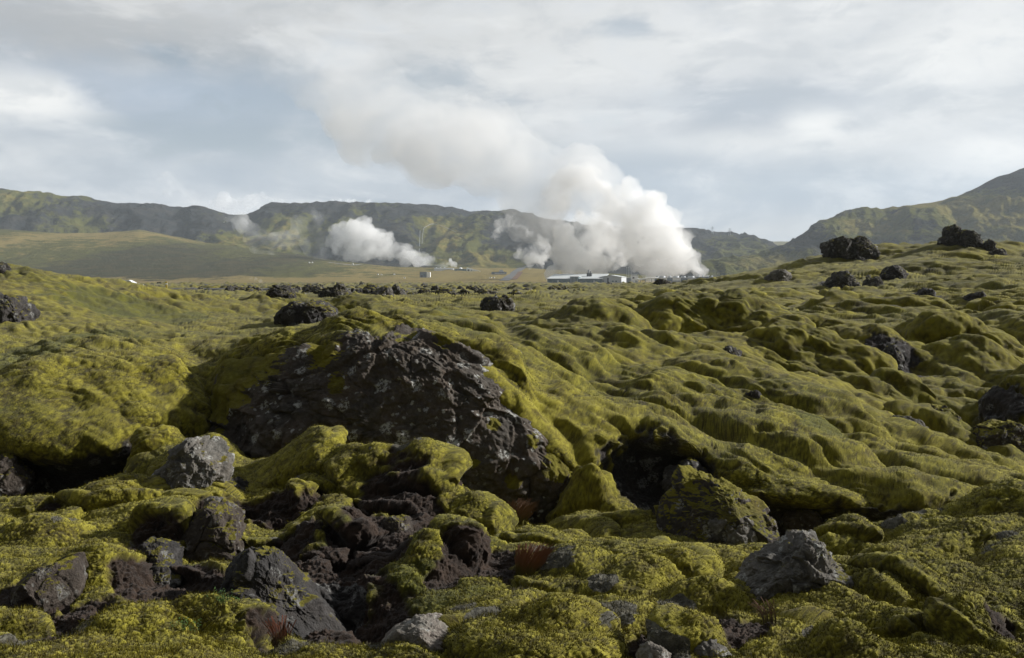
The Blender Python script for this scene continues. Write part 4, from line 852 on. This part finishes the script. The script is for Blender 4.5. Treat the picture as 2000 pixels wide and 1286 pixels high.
    for px, w, kind, lab in ((1281, 5, 'slate', 'narrow slate blue cooling tower cell at the left end of the row'), (1287.5, 10, 'white', 'white cooling tower cell left of two, behind the black skyline rock'), (1304, 6.3, 'slate', 'slate blue cooling tower cell between the two white cells'),
                             (1313.5, 10.6, 'white', 'white cooling tower cell right of two in the row'), (1330.5, 7.4, 'slate', 'slate blue cooling tower cell right of the white cells'), (1343, 11, 'greyw', 'pale grey cooling tower cell at the right end of the row')):
        c = empty('cooling_tower', base(px, 1285), lab, 'cooling tower', group='row of cooling tower cells')
        MB().box(0, w, 0, 12, 0, 6.6).build('casing', M[kind], c); lb = MB()
        for k in range(4): lb.box(.4, w - .4, -.22, -.02, .7 + k * .55, 1.0 + k * .55)
        lb.build('louvre', M['dark'], c); MB().cyl((w/2, 6, 6.62), (w/2, 6, 8.6), min(w, 12)*.40, min(w, 12)*.36, 20).build('fan_stack', M['greyw'], c)
        MB().box(-.15, w + .15, -.3, 12.3, 6.05, 6.55).build('deck_edge', M['greyw'], c)
    d = empty('condenser_building', base(1360, 1300), 'low building with dark flat roof and white pipes at the right end of the plant', 'industrial building')
    MB().box(0, 26, 0, 16, 0, 6.4).build('wall', M['slate'], d); MB().box(-.5, 26.5, -.6, 16.6, 6.42, 7.4).build('roof', M['dark'], d)
    for k in range(3): MB().cyl((2 + k*3, -.9, 4.6 - k*1.2), (25, -.9, 4.6 - k*1.2), .45).build('pipe', M['white'], d)
    for k in range(4): MB().cyl((4 + k*6, 8, 7.42), (4 + k*6, 8, 9.6), 1.3, 1.1, 14).build('vent', M['steel'], d)
    # --- well houses on the slope
    def on(px, py): return hit(px, py, LAND, -.3)
    s = empty('drill_shed', on(820, 542), 'slate shed with a white square end wall on the slope', 'shed'); sc2 = s.location.y / F; w = 13 * sc2
    MB().box(0, w, 0, 10, 0, 10.2 * sc2).build('wall', M['slate'], s); MB().box(-.4, w + .3, -.5, 10.5, 10.22 * sc2, 10.22 * sc2 + .7).build('roof', M['grey'], s)
    MB().box(w + .35, w + .35 + 7 * sc2, -1.2, 8, 0, 10.6 * sc2).build('end_block', M['white'], s); MB().box(2, 4.5, -.1, -.02, .3, 4).build('door', M['dark'], s); MB().box(6, 8.5, -.1, -.02, 3, 5).build('window', M['glass'], s)
    s = empty('separator_station', on(848, 529.5), 'long low white station where the left plume starts', 'industrial building'); k_ = s.location.y / F
    MB().box(0, 38 * k_, 0, 12, 0, 4.8 * k_).build('wall', M['white'], s); MB().slab(-.5, 38 * k_ + .5, -.6, 12.6, 4.82 * k_, 5.6 * k_, .5).build('roof', M['greyw'], s)
    for q in (4, 12, 20): MB().cyl((q * k_, 6, 5.3 * k_), (q * k_, 6, 7.4 * k_), 1.3, 1.1).build('vent', M['steel'], s)
    s = empty('valve_house', on(887.5, 529.5), 'dark green flat house between the white station and the white wedge', 'building'); k_ = s.location.y / F
    MB().box(0, 23 * k_, 0, 12, 0, 4.0 * k_).build('wall', M['green'], s); MB().box(-.4, 23 * k_ + .4, -.5, 12.5, 4.02 * k_, 4.5 * k_).build('roof', M['greyw'], s); MB().dome((12 * k_, 5, 4.52 * k_), 3.0, 2.4).build('dome', M['white'], s)
    for q in (3, 8, 16): MB().box(q * k_, q * k_ + 2.4, -.1, -.02, 1.2, 3.0).build('window', M['glass'], s)
    s = empty('wedge_building', on(911.5, 530), 'white wedge building tapering to the ground on the right', 'building'); k_ = s.location.y / F
    wb = MB(); v = [wb.bm.verts.new(q) for q in ((0,0,0),(27*k_,0,0),(27*k_,0,.5),(0,0,7.6*k_),(0,14,0),(27*k_,14,0),(27*k_,14,.5),(0,14,7.6*k_))]
    for f in ((0,1,2,3),(5,4,7,6),(4,0,3,7),(1,5,6,2),(3,2,6,7),(0,4,5,1)): wb.bm.faces.new([v[i] for i in f])
    wb.build('wall', M['white'], s); MB().box(1.5, 5, -.1, -.02, .5, 3.4).build('door', M['dark'], s); MB().box(8, 10, -.1, -.02, 1.2, 2.4).build('window', M['glass'], s)
    s = empty('maintenance_hall', on(960, 536), 'blue grey hall with an arched white annex beside the plant road', 'hall'); k_ = s.location.y / F
    MB().box(0, 29 * k_, 0, 16, 0, 4.4 * k_).build('wall', M['slate'], s); MB().box(-.5, 29 * k_ + .5, -.6, 16.6, 4.42 * k_, 4.9 * k_).build('roof', M['dark'], s); MB().box(6 * k_, 27 * k_, -.12, -.02, 1.0, 2.4).build('window', M['greyw'], s)
    MB().cyl((19 * k_, 2, 4.6 * k_), (19 * k_, 14, 4.6 * k_), 4.6 * k_, 4.6 * k_, 20).build('arched_roof', M['greyw'], s)
    # small white well heads
    hs = [(604, 514, 'white well house left of a pair on the grassy slope'), (610, 514, 'white well house right of a pair on the grassy slope'), (689, 517, 'white well dome at the end of the slope track'), (738, 537, 'white well dome left of the pair above the track'), (745, 537.5, 'white well dome right of the pair above the track'), (770, 537, 'white well dome between the track pair and the drill shed'),
          (790, 544, 'white well dome on the plain left of the drill shed'), (958, 543.5, 'white well dome left of the plant road on the plain'), (964, 543.5, 'white well dome nearest the plant road on the plain'), (1062, 517, 'white well dome high beside the plant road bend')]
    for px, py, lab in hs:
        q = empty('well_dome', on(px, py), lab, 'well house', group='white well houses'); k_ = q.location.y / F
        MB().cyl((0, 0, 0), (0, 0, 1.1 * k_), 1.7 * k_, 1.7 * k_, 14).build('wall', M['white'], q); MB().dome((0, 0, 1.1 * k_ + .02), 1.72 * k_, 1.3 * k_).build('dome_roof', M['white'], q, True); MB().box(-.6, .6, -1.72 * k_ - .1, -1.7 * k_ + .1, .2, 2.).build('door', M['dark'], q)
    # tracks and roads
    def strip(name, pts, w, mat, label, names, dz=.6, n=14):
        V = []
        P2 = np.array(pts, float); s_ = np.linspace(0, len(pts) - 1, n * (len(pts) - 1) + 1)
        C = [hit(np.interp(t, range(len(pts)), P2[:, 0]), np.interp(t, range(len(pts)), P2[:, 1]), names, dz) for t in s_]
        for i, c in enumerate(C):
            dr = (C[min(i + 1, len(C) - 1)] - C[max(i - 1, 0)]); dr.z = 0; dr.normalize(); nr = Vector((-dr.y, dr.x, 0)) * w / 2
            V += [tuple(c - nr), tuple(c + nr)]
        o = np_mesh(name, np.array(V), grid_faces(len(C), 2), mat); tag(o, label, 'road', kind='structure'); return o
    strip('road', [(985, 549), (996, 541), (1006, 533), (1020, 524), (1050, 516), (1072, 511)], 15, M['asphalt'], 'grey plant road climbing the slope behind the hall', LAND)
    strip('path', [(1004, 547), (1011, 540), (1017, 532)], 9, M['red'], 'reddish earth cut beside the plant road', LAND, .9)
    strip('track', [(640, 513), (665, 516), (690, 519), (705, 517)], 9, M['grey'], 'pale track to the well dome on the grassy slope', LAND)
    strip('gravel_road', [(1502, 486), (1498, 481), (1500, 477), (1508, 474.5)], 16, plain_mat('pale_gravel', (.5, .48, .44), .95, 0), 'pale gravel road winding over the saddle', ['saddle'], 1.)
    # pipelines down the far hill
    def pipe(name, pts, r, label):
        b_ = MB(); C = [hit(x, y, LAND, 1.8) for x, y in pts]; C2 = []
        for q0, q1 in zip(C, C[1:]): b_.cyl(q0, q1, r, r, 8)
        o = b_.build(name, M['grey'], None); tag(o, label, 'pipeline'); return o
    pipe('hill_pipeline', [(819, 492), (819.5, 478), (820, 465), (820.5, 452)], .6, 'straight steel pipeline down the dark hill, left one of two')
    pipe('hill_pipeline', [(824, 490), (824.5, 476), (825, 462), (828, 447), (840, 440), (848, 439), (862, 443), (878, 449), (890, 455)], .6, 'steel pipeline down the dark hill that arches over to the right')
    # pylons on the skyline
    for px, py, lab in ((1391, 455, 'lattice power pylon on the far ridge skyline, left of two'), (1425, 458.5, 'lattice power pylon on the far ridge skyline, right of two')):
        q = empty('power_pylon', hit(px, py + 1.5, ['hills'], -2), lab, 'pylon', group='pylons on the skyline')
        b_ = MB()
        for sx in (-1, 1):
            for sy in (-1, 1): b_.cyl((sx * 2.6, sy * 2.6, 0), (sx * .5, sy * .5, 20), .22, .16, 5)
            for k in range(4): b_.cyl((sx * (2.6 - k * .52), -2.6 + k * .5, k * 5), (-sx * (2.1 - k * .52), -2.1 + k * .5, k * 5 + 5), .13, .13, 4)
        b_.build('lattice', M['steel'], q); MB().box(-6, 6, -.25, .25, 14.5, 15.1).box(-4.5, 4.5, -.25, .25, 18, 18.5).build('crossarm', M['steel'], q)
    # road through the lava with its marker post and a passing white car
    z0 = lambda x, y: float(field(np.array([x]), np.array([y]))[0])
    xs = np.linspace(-54, -6, 60); ys = 128 - (xs + 30) * .22; rz = -2.02
    V = []
    for x, y in zip(xs, ys): V += [(x, y - 3.2, rz), (x, y - 2.6, rz + .45), (x, y + 2.6, rz + .45), (x, y + 3.2, rz)]
    o = np_mesh('road', np.array(V), grid_faces(60, 4), M['asphalt'], smooth=False); tag(o, 'dark asphalt road crossing the lava field', 'road', kind='structure')
    px = P(288, 565, 118); po = empty('marker_post', (px[0], 124.5, rz - .2), 'yellow roadside marker post on the lava road', 'marker post')
    MB().box(-.09, .09, -.04, .04, 0, 1.55).build('post', M['yellow'], po); MB().box(-.092, .092, -.045, .045, 1.2, 1.36).build('reflector', M['white'], po)
    cx = P(240, 566, 130)[0]; ca = empty('car', (cx, 131, -2.05), 'white car mostly hidden behind the left hummock', 'car', 4)
    bm = bmesh.new(); prof = [(-2.2,.35),(-2.25,.75),(-2.1,1.0),(-1.55,1.08),(-.9,1.52),(.6,1.55),(1.35,1.1),(2.05,.95),(2.2,.7),(2.2,.35)]
    for sy in (-1, 1):
        [bm.verts.new((x, sy * (.85 - max(0, z - 1.05) * .35), z)) for x, z in prof]
    bm.verts.ensure_lookup_table(); n_ = len(prof); bm.faces.new([bm.verts[i] for i in range(n_)]); bm.faces.new([bm.verts[n_ + i] for i in reversed(range(n_))])
    for i in range(n_): bm.faces.new([bm.verts[(i+1)%n_], bm.verts[i], bm.verts[n_+i], bm.verts[n_+(i+1)%n_]])
    w_ = MB(); w_.bm.free(); w_.bm = bm; w_.build('body', M['car'], ca)
    MB().box(-1.0, .9, -.80, -.70, 1.1, 1.42).build('window', M['glass'], ca)
    for x in (-1.35, 1.35):
        for y in (-.86, .70): MB().cyl((x, y, .33), (x, y + .16, .33), .33, .33, 16).build('wheel', M['tyre'], ca)

# ================================================================== STEAM
_bm = bmesh.new(); bmesh.ops.create_icosphere(_bm, subdivisions=3, radius=1.0)
ICO_V = np.array([v.co[:] for v in _bm.verts]); ICO_F = np.array([[v.index for v in f.verts] for f in _bm.faces]); _bm.free()
def steam_mat(name, dens, nscale=None, lo=.4, hi=.6, aniso=.25, col=(.97, .97, .97), top_fade=None, detail=4.):
    m, nt = new_mat(name); b = NB(nt); v = b.n('ShaderNodeVolumePrincipled')
    v.inputs['Color'].default_value = (*col, 1); v.inputs['Anisotropy'].default_value = aniso
    if nscale is None: v.inputs['Density'].default_value = dens
    else:
        p = b.pos(); d = b.map(b.noise(p, nscale, detail, .6, .4), lo, hi, 0., dens)
        if top_fade:
            z = b.n('ShaderNodeSeparateXYZ'); b.l(p, z.inputs[0]); d = b.math('MULTIPLY', d, b.map(z.outputs['Z'], top_fade[0], top_fade[1], 1., top_fade[2]))
        b.l(d, v.inputs['Density'])
    b.out(vol=v.outputs[0]); return m
def plume(blobs, voxel, label, mat, seed=0, amp=(8., 4., 1.6), scale=(42., 17., 7.), name='steam_plume', parent=None, squash=1., rate=None):
    Vs, Fs = [], []; k = 0
    for px, py, r, d in blobs:
        c = P(px, py, d); Vs.append(ICO_V * (r * d / F) * np.array([1, squash, 1]) + c); Fs.append(ICO_F + k); k += len(ICO_V)
    t = np_mesh('tmp', np.concatenate(Vs), np.concatenate(Fs))
    md = t.modifiers.new('r', 'REMESH'); md.mode = 'VOXEL'; md.voxel_size = voxel; md.use_smooth_shade = True
    sm = t.modifiers.new('s', 'SMOOTH'); sm.factor = .5; sm.iterations = 6
    dg = bpy.context.evaluated_depsgraph_get(); ev = t.evaluated_get(dg); me = ev.to_mesh()
    n = len(me.vertices); V = np.empty(n * 3, np.float32); me.vertices.foreach_get('co', V); V = V.reshape(-1, 3)
    N = np.empty(n * 3, np.float32); me.vertex_normals.foreach_get('vector', N); N = N.reshape(-1, 3)
    me.calc_loop_triangles(); Fq = np.empty(len(me.loop_triangles) * 3, np.int32); me.loop_triangles.foreach_get('vertices', Fq); Fq = Fq.reshape(-1, 3)
    ev.to_mesh_clear(); tm = t.data; bpy.data.objects.remove(t); bpy.data.meshes.remove(tm)
    V = V.astype(float)
    for a_, s_, i in zip(amp, scale, range(3)):
        V = V + N * ((2 * np.abs(noise(V, s_, seed + i * 7)) - .55) * a_)[:, None]
    o = np_mesh(name, V, Fq, mat, parent)
    if label: tag(o, label, 'steam')
    if rate: mat.cycles.volume_step_rate = rate
    return o

def build_steam():
    D = 1315
    core = [(1387,541,5,D),(1378,537,10,D),(1366,530,17,D),(1352,522,22,D),(1338,508,28,D),(1325,495,34,D),(1305,478,40,D),(1318,455,30,D),(1290,445,42,D),(1262,420,40,D),(1238,392,32,D),(1226,378,22,D),(1205,388,24,D),(1262,395,26,D),
            (1225,440,55,D),(1260,490,48,D),(1300,525,20,D),(1270,530,18,D),(1240,520,20,D),(1190,420,50,D),(1160,390,46,D),(1140,350,34,D),(1110,370,44,D),(1150,460,55,D+30),(1200,480,45,D+30)]
    root = plume(core, 3.0, 'largest white steam plume, billowing up left from the cooling tower row', steam_mat('steam_dense', .055, .017, .34, .58, .0, (.995, .995, .995)), 401, amp=(12, 6, 2.4), rate=1.)
    low = [(1078,538,10,D),(1085,525,16,D),(1110,527,20,D),(1140,526,19,D),(1172,527,16,D),(1196,526,9,D),(1100,500,26,D),(1092,480,20,D),(1130,505,28,D),(1165,510,22,D),(1190,516,12,D),(1100,455,26,D),(1105,476,26,D)]
    plume(low, 2.4, 'low white steam bank behind the roof of the long plant hall', steam_mat('steam_low', .075, .02, .25, .55, .0, (.995, .995, .995)), 411, amp=(7, 4, 1.6), scale=(30, 13, 6))
    up = [(1120,340,60,D),(1080,380,70,D),(1070,450,50,D),(1040,420,45,D),(1050,320,65,D),(1000,290,66,D),(1010,370,55,D),(955,250,66,D),(915,215,52,D),(880,190,34,D),(950,330,60,D),(900,290,70,D),(850,245,70,D),(800,250,80,D),(850,310,60,D),(760,200,80,D),(700,190,80,D),(740,280,60,D),(640,150,70,D),(580,130,60,D),(1180,380,60,D)]
    plume(up, 7.0, 'thin high steam veil drifting up left from the largest plume into the cloud', steam_mat('steam_veil', .020, .0065, .30, .62, .0, (.995, .995, .995), top_fade=(150, 310, .10)), 421, amp=(22, 9, 3), scale=(90, 34, 13), squash=.8)
    wisp = [(1020,500,16,D+200),(1010,485,10,D+200),(1040,490,18,D+200),(1055,505,18,D+200),(1035,510,16,D+200),(975,455,14,D+200),(995,440,26,D+200),(1022,460,18,D+200),(1060,480,20,D+200)]
    plume(wisp, 2.5, 'ragged grey white steam wisps above the plant road', steam_mat('steam_wisp', .045, .03, .46, .62, .0), 431, amp=(8, 5, 2), scale=(26, 11, 5))
    E = 2080
    left = [(868,523,5,E),(858,521,8,E),(842,517,12,E),(825,510,16,E),(808,505,19,E),(790,497,20,E),(772,492,18,E),(765,480,17,E),(815,518,10,E),(835,523,6,E),(750,476,22,E),(728,462,26,E),(712,446,22,E),(700,436,16,E),(690,455,30,E),(668,462,26,E),(660,478,22,E),(690,485,26,E),(722,490,22,E),(745,500,14,E)]
    plume(left, 3.6, 'middle sized steam plume drifting left from the long low white station', steam_mat('steam_left', .045, .011, .32, .60, .0, (.995, .995, .995)), 441, amp=(13, 7, 3), scale=(44, 19, 9))
    plume([(889,523,4,E-20),(885,516,6,E-20),(880,510,5,E-20),(876,516,4,E-20)], 1.3, 'small bright steam puff beside the white wedge building', steam_mat('steam_puff', .09, None), 451, amp=(3, 2, 1), scale=(12, 6, 3))
    veil = [(600,440,22,E),(585,460,24,E),(560,470,26,E),(530,470,26,E),(500,455,22,E),(470,435,18,E),(520,490,22,E),(600,480,26,E),(630,490,24,E),(440,425,14,E),(615,420,20,E),(640,470,22,E)]
    plume(veil, 6, 'faint steam veil drifting before the dark hills left of the middle plume', steam_mat('steam_faint', .026, .010, .44, .70, .3), 461, amp=(16, 8, 4), scale=(60, 26, 12))
    g = 640
    plume([(527,557,2.2,g),(519,554,3.2,g),(510,550,4.2,g),(500,547,4.4,g),(490,544,4.0,g)], .45, 'tiny ground hugging steam wisp at the far edge of the lava field', steam_mat('steam_tiny', .10, .22, .38, .62, .3), 471, amp=(.9, .6, .3), scale=(4, 2, 1))
    K = 4600
    b1 = [(385,392,10,K),(372,382,13,K),(355,370,14,K),(340,362,14,K),(325,356,14,K),(312,350,10,K),(330,375,14,K)]
    plume(b1, 8, 'pale steam cloud rising behind the left hills, leaning left', steam_mat('steam_far', .008, .006, .32, .62, .2), 481, amp=(26, 12, 6), scale=(90, 40, 18))
    b2 = [(560,398,6,K),(548,396,9,K),(532,392,10,K),(518,386,11,K),(500,392,16,K),(498,380,7,K),(480,398,16,K),(462,400,16,K),(445,398,18,K),(430,394,14,K),(418,400,13,K),(440,415,16,K),(470,414,16,K),(410,412,12,K),(510,402,12,K)]
    plume(b2, 8, 'bright billowing steam cloud behind the dip in the hills', steam_mat('steam_far_bright', .020, .006, .28, .6, .2), 491, amp=(26, 13, 6), scale=(90, 40, 18))
    b3 = [(748,401,4,K),(735,400,5,K),(720,399,6,K),(708,400,5,K),(695,398,7,K),(680,398,7,K),(665,396,8,K),(652,394,8,K)]
    plume(b3, 6, 'low row of steam puffs peeping over the middle of the hills', steam_mat('steam_far_low', .020, .01, .28, .6, .2), 495, amp=(14, 8, 4), scale=(50, 24, 12))

# ================================================================== SKY, SUN, AIR
SUN_AZ, SUN_EL = math.radians(76), math.radians(26)
def build_light():
    w = bpy.data.worlds.new('World'); sc.world = w; w.use_nodes = True; nt = w.node_tree; nt.nodes.clear(); b = NB(nt)
    sky = b.n('ShaderNodeTexSky', sky_type='NISHITA'); sky.sun_disc = False; sky.sun_elevation = SUN_EL; sky.sun_rotation = SUN_AZ
    sky.air_density = 1.; sky.dust_density = 1.; sky.ozone_density = 1.
    skyc = b.vmath('SCALE', sky.outputs[0]); skyc.node.inputs['Scale'].default_value = .085
    d = b.vmath('NORMALIZE', b.n('ShaderNodeTexCoord').outputs['Generated'])
    sp = b.n('ShaderNodeSeparateXYZ'); b.l(d, sp.inputs[0])
    q = b.vmath('MULTIPLY', d, (1., 1., 2.3)); q2 = b.vmath('MULTIPLY', d, (1., 1., 3.6))
    n1 = b.noise(q, 3.1, 7, .58, .6); n2 = b.noise(b.vmath('ADD', q2, (3.1, 1.7, .4)), 5.6, 12, .62, .5); n3 = b.noise(b.vmath('ADD', q, (7, 2, 1)), 10., 12, .62, .35)
    def blob(px, py, rx, rz, a0=.1, a1=1.3):
        c = Vector(P(px, py, 1.)).normalized(); df = b.vmath('SUBTRACT', d, tuple(c)); k = b.vmath('MULTIPLY', df, (F / rx, F / rx, F / rz)); return b.map(b.math('ADD', b.vmath('LENGTH', k), b.math('MULTIPLY', b.math('SUBTRACT', n3, .5), 2.6)), a0, a1, 1., 0.)
    f = b.map(b.math('ADD', b.math('MULTIPLY', n1, .55), b.math('ADD', b.math('MULTIPLY', n2, .30), b.math('MULTIPLY', n3, .15))), .40, .585)
    cloud = b.mix(f, CLOUD_DK, CLOUD_LT)
    for (px, py, rx, rz, a, c) in ((1000, 170, 420, 170, .55, CLOUD_MID), (250, 60, 720, 110, .75, CLOUD_WG), (900, 30, 700, 90, .45, CLOUD_MID), (1750, 60, 620, 130, .65, CLOUD_HI), (1100, 130, 500, 60, .3, CLOUD_HI), (330, 180, 380, 70, .42, CLOUD_BL), (560, 280, 300, 90, .45, CLOUD_GB), (60, 255, 300, 50, .40, CLOUD_GB),
                                   (1500, 190, 520, 50, .55, CLOUD_GV), (1350, 240, 300, 40, .4, CLOUD_GV), (1480, 283, 460, 34, .75, CLOUD_HI), (1250, 320, 160, 70, .5, CLOUD_GB), (1700, 330, 220, 40, .45, CLOUD_HI), (1500, 440, 300, 40, .5, CLOUD_MID),
                                   (60, 195, 130, 48, .95, CLOUD_W), (1595, 238, 80, 36, .85, CLOUD_W), (1900, 110, 200, 90, .55, CLOUD_W), (1930, 300, 100, 40, .7, CLOUD_W), (1840, 190, 150, 60, .4, CLOUD_W), (90, 310, 260, 45, .45, CLOUD_HI), (650, 335, 160, 40, .5, CLOUD_HI), (400, 330, 420, 70, .55, CLOUD_GB), (1520, 375, 560, 75, .8, CLOUD_GB), (1500, 200, 420, 40, .4, CLOUD_GB)):
        cloud = b.mix(b.math('MULTIPLY', blob(px, py, rx, rz, *((.2, 1.25) if c == CLOUD_W else (.1, 1.3))), a), cloud, c)
    cloud = b.mix(b.math('MULTIPLY', b.map(n2, .52, .66), .30), cloud, CLOUD_W); cloud = b.mix(b.math('MULTIPLY', b.map(n3, .36, .50, 1., 0.), .34), cloud, CLOUD_DK)
    gap = b.math('MULTIPLY', b.map(n3, .56, .72), .18)
    for px, py, rx, rz, a in ((335, 112, 60, 30, .55), (560, 165, 330, 90, .35), (1215, 58, 60, 22, .40), (830, 160, 100, 40, .35), (470, 260, 240, 60, .30)): gap = b.math('MAXIMUM', gap, b.math('MULTIPLY', blob(px, py, rx, rz), a))
    col = b.mix(gap, cloud, skyc)
    col = b.vmath('SCALE', col); b.l(b.map(sp.outputs['Y'], -.05, .82, .33, 1.), col.node.inputs['Scale'])   # unseen sky dimmed overhead and behind, added to deepen shade on the ground
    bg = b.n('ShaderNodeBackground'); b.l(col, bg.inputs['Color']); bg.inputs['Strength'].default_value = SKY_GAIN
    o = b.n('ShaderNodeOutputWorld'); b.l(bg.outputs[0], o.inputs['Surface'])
    s = bpy.data.lights.new('sun', 'SUN'); s.energy = SUN_E; s.angle = math.radians(2.0); s.color = (1., .975, .935)
    so = bpy.data.objects.new('sun', s); COL.objects.link(so)
    dirv = Vector((math.sin(SUN_AZ) * math.cos(SUN_EL), math.cos(SUN_AZ) * math.cos(SUN_EL), math.sin(SUN_EL)))
    so.rotation_euler = dirv.to_track_quat('Z', 'Y').to_euler()
SKY_GAIN = .73; SUN_E = 5.0
CLOUD_DK = (.37, .415, .47); CLOUD_LT = (.69, .71, .73); CLOUD_MID = (.64, .645, .635); CLOUD_HI = (.74, .75, .75); CLOUD_W = (.90, .90, .88); CLOUD_GB = (.36, .425, .50); CLOUD_BL = (.43, .54, .70); CLOUD_WG = (.38, .39, .40); CLOUD_GV = (.44, .475, .53)

def build_haze():
    m, nt = new_mat('haze'); b = NB(nt); v = b.n('ShaderNodeVolumePrincipled'); v.inputs['Color'].default_value = (.80, .90, 1., 1); v.inputs['Density'].default_value = 8.0e-5; v.inputs['Anisotropy'].default_value = .2
    b.out(vol=v.outputs[0])
    o = MB().box(-4200, 4200, -60, 5600, -16, 520).build('haze', m); tag(o, 'thin pale air haze over the whole valley', 'haze', kind='stuff')

ground = build_field()
build_rocks()
build_plants()
build_far()
build_works()
build_steam()
build_light()
build_haze()

sc.view_settings.view_transform = 'Standard'; sc.view_settings.look = 'None'; sc.view_settings.exposure = .6; sc.view_settings.gamma = 1
sc.render.engine = 'CYCLES'
cy = sc.cycles
cy.max_bounces = 20; cy.diffuse_bounces = 3; cy.glossy_bounces = 2; cy.transmission_bounces = 2; cy.volume_bounces = 18; cy.transparent_max_bounces = 12
cy.volume_step_rate = 1.0; cy.volume_max_steps = 256
cy.use_denoising = True
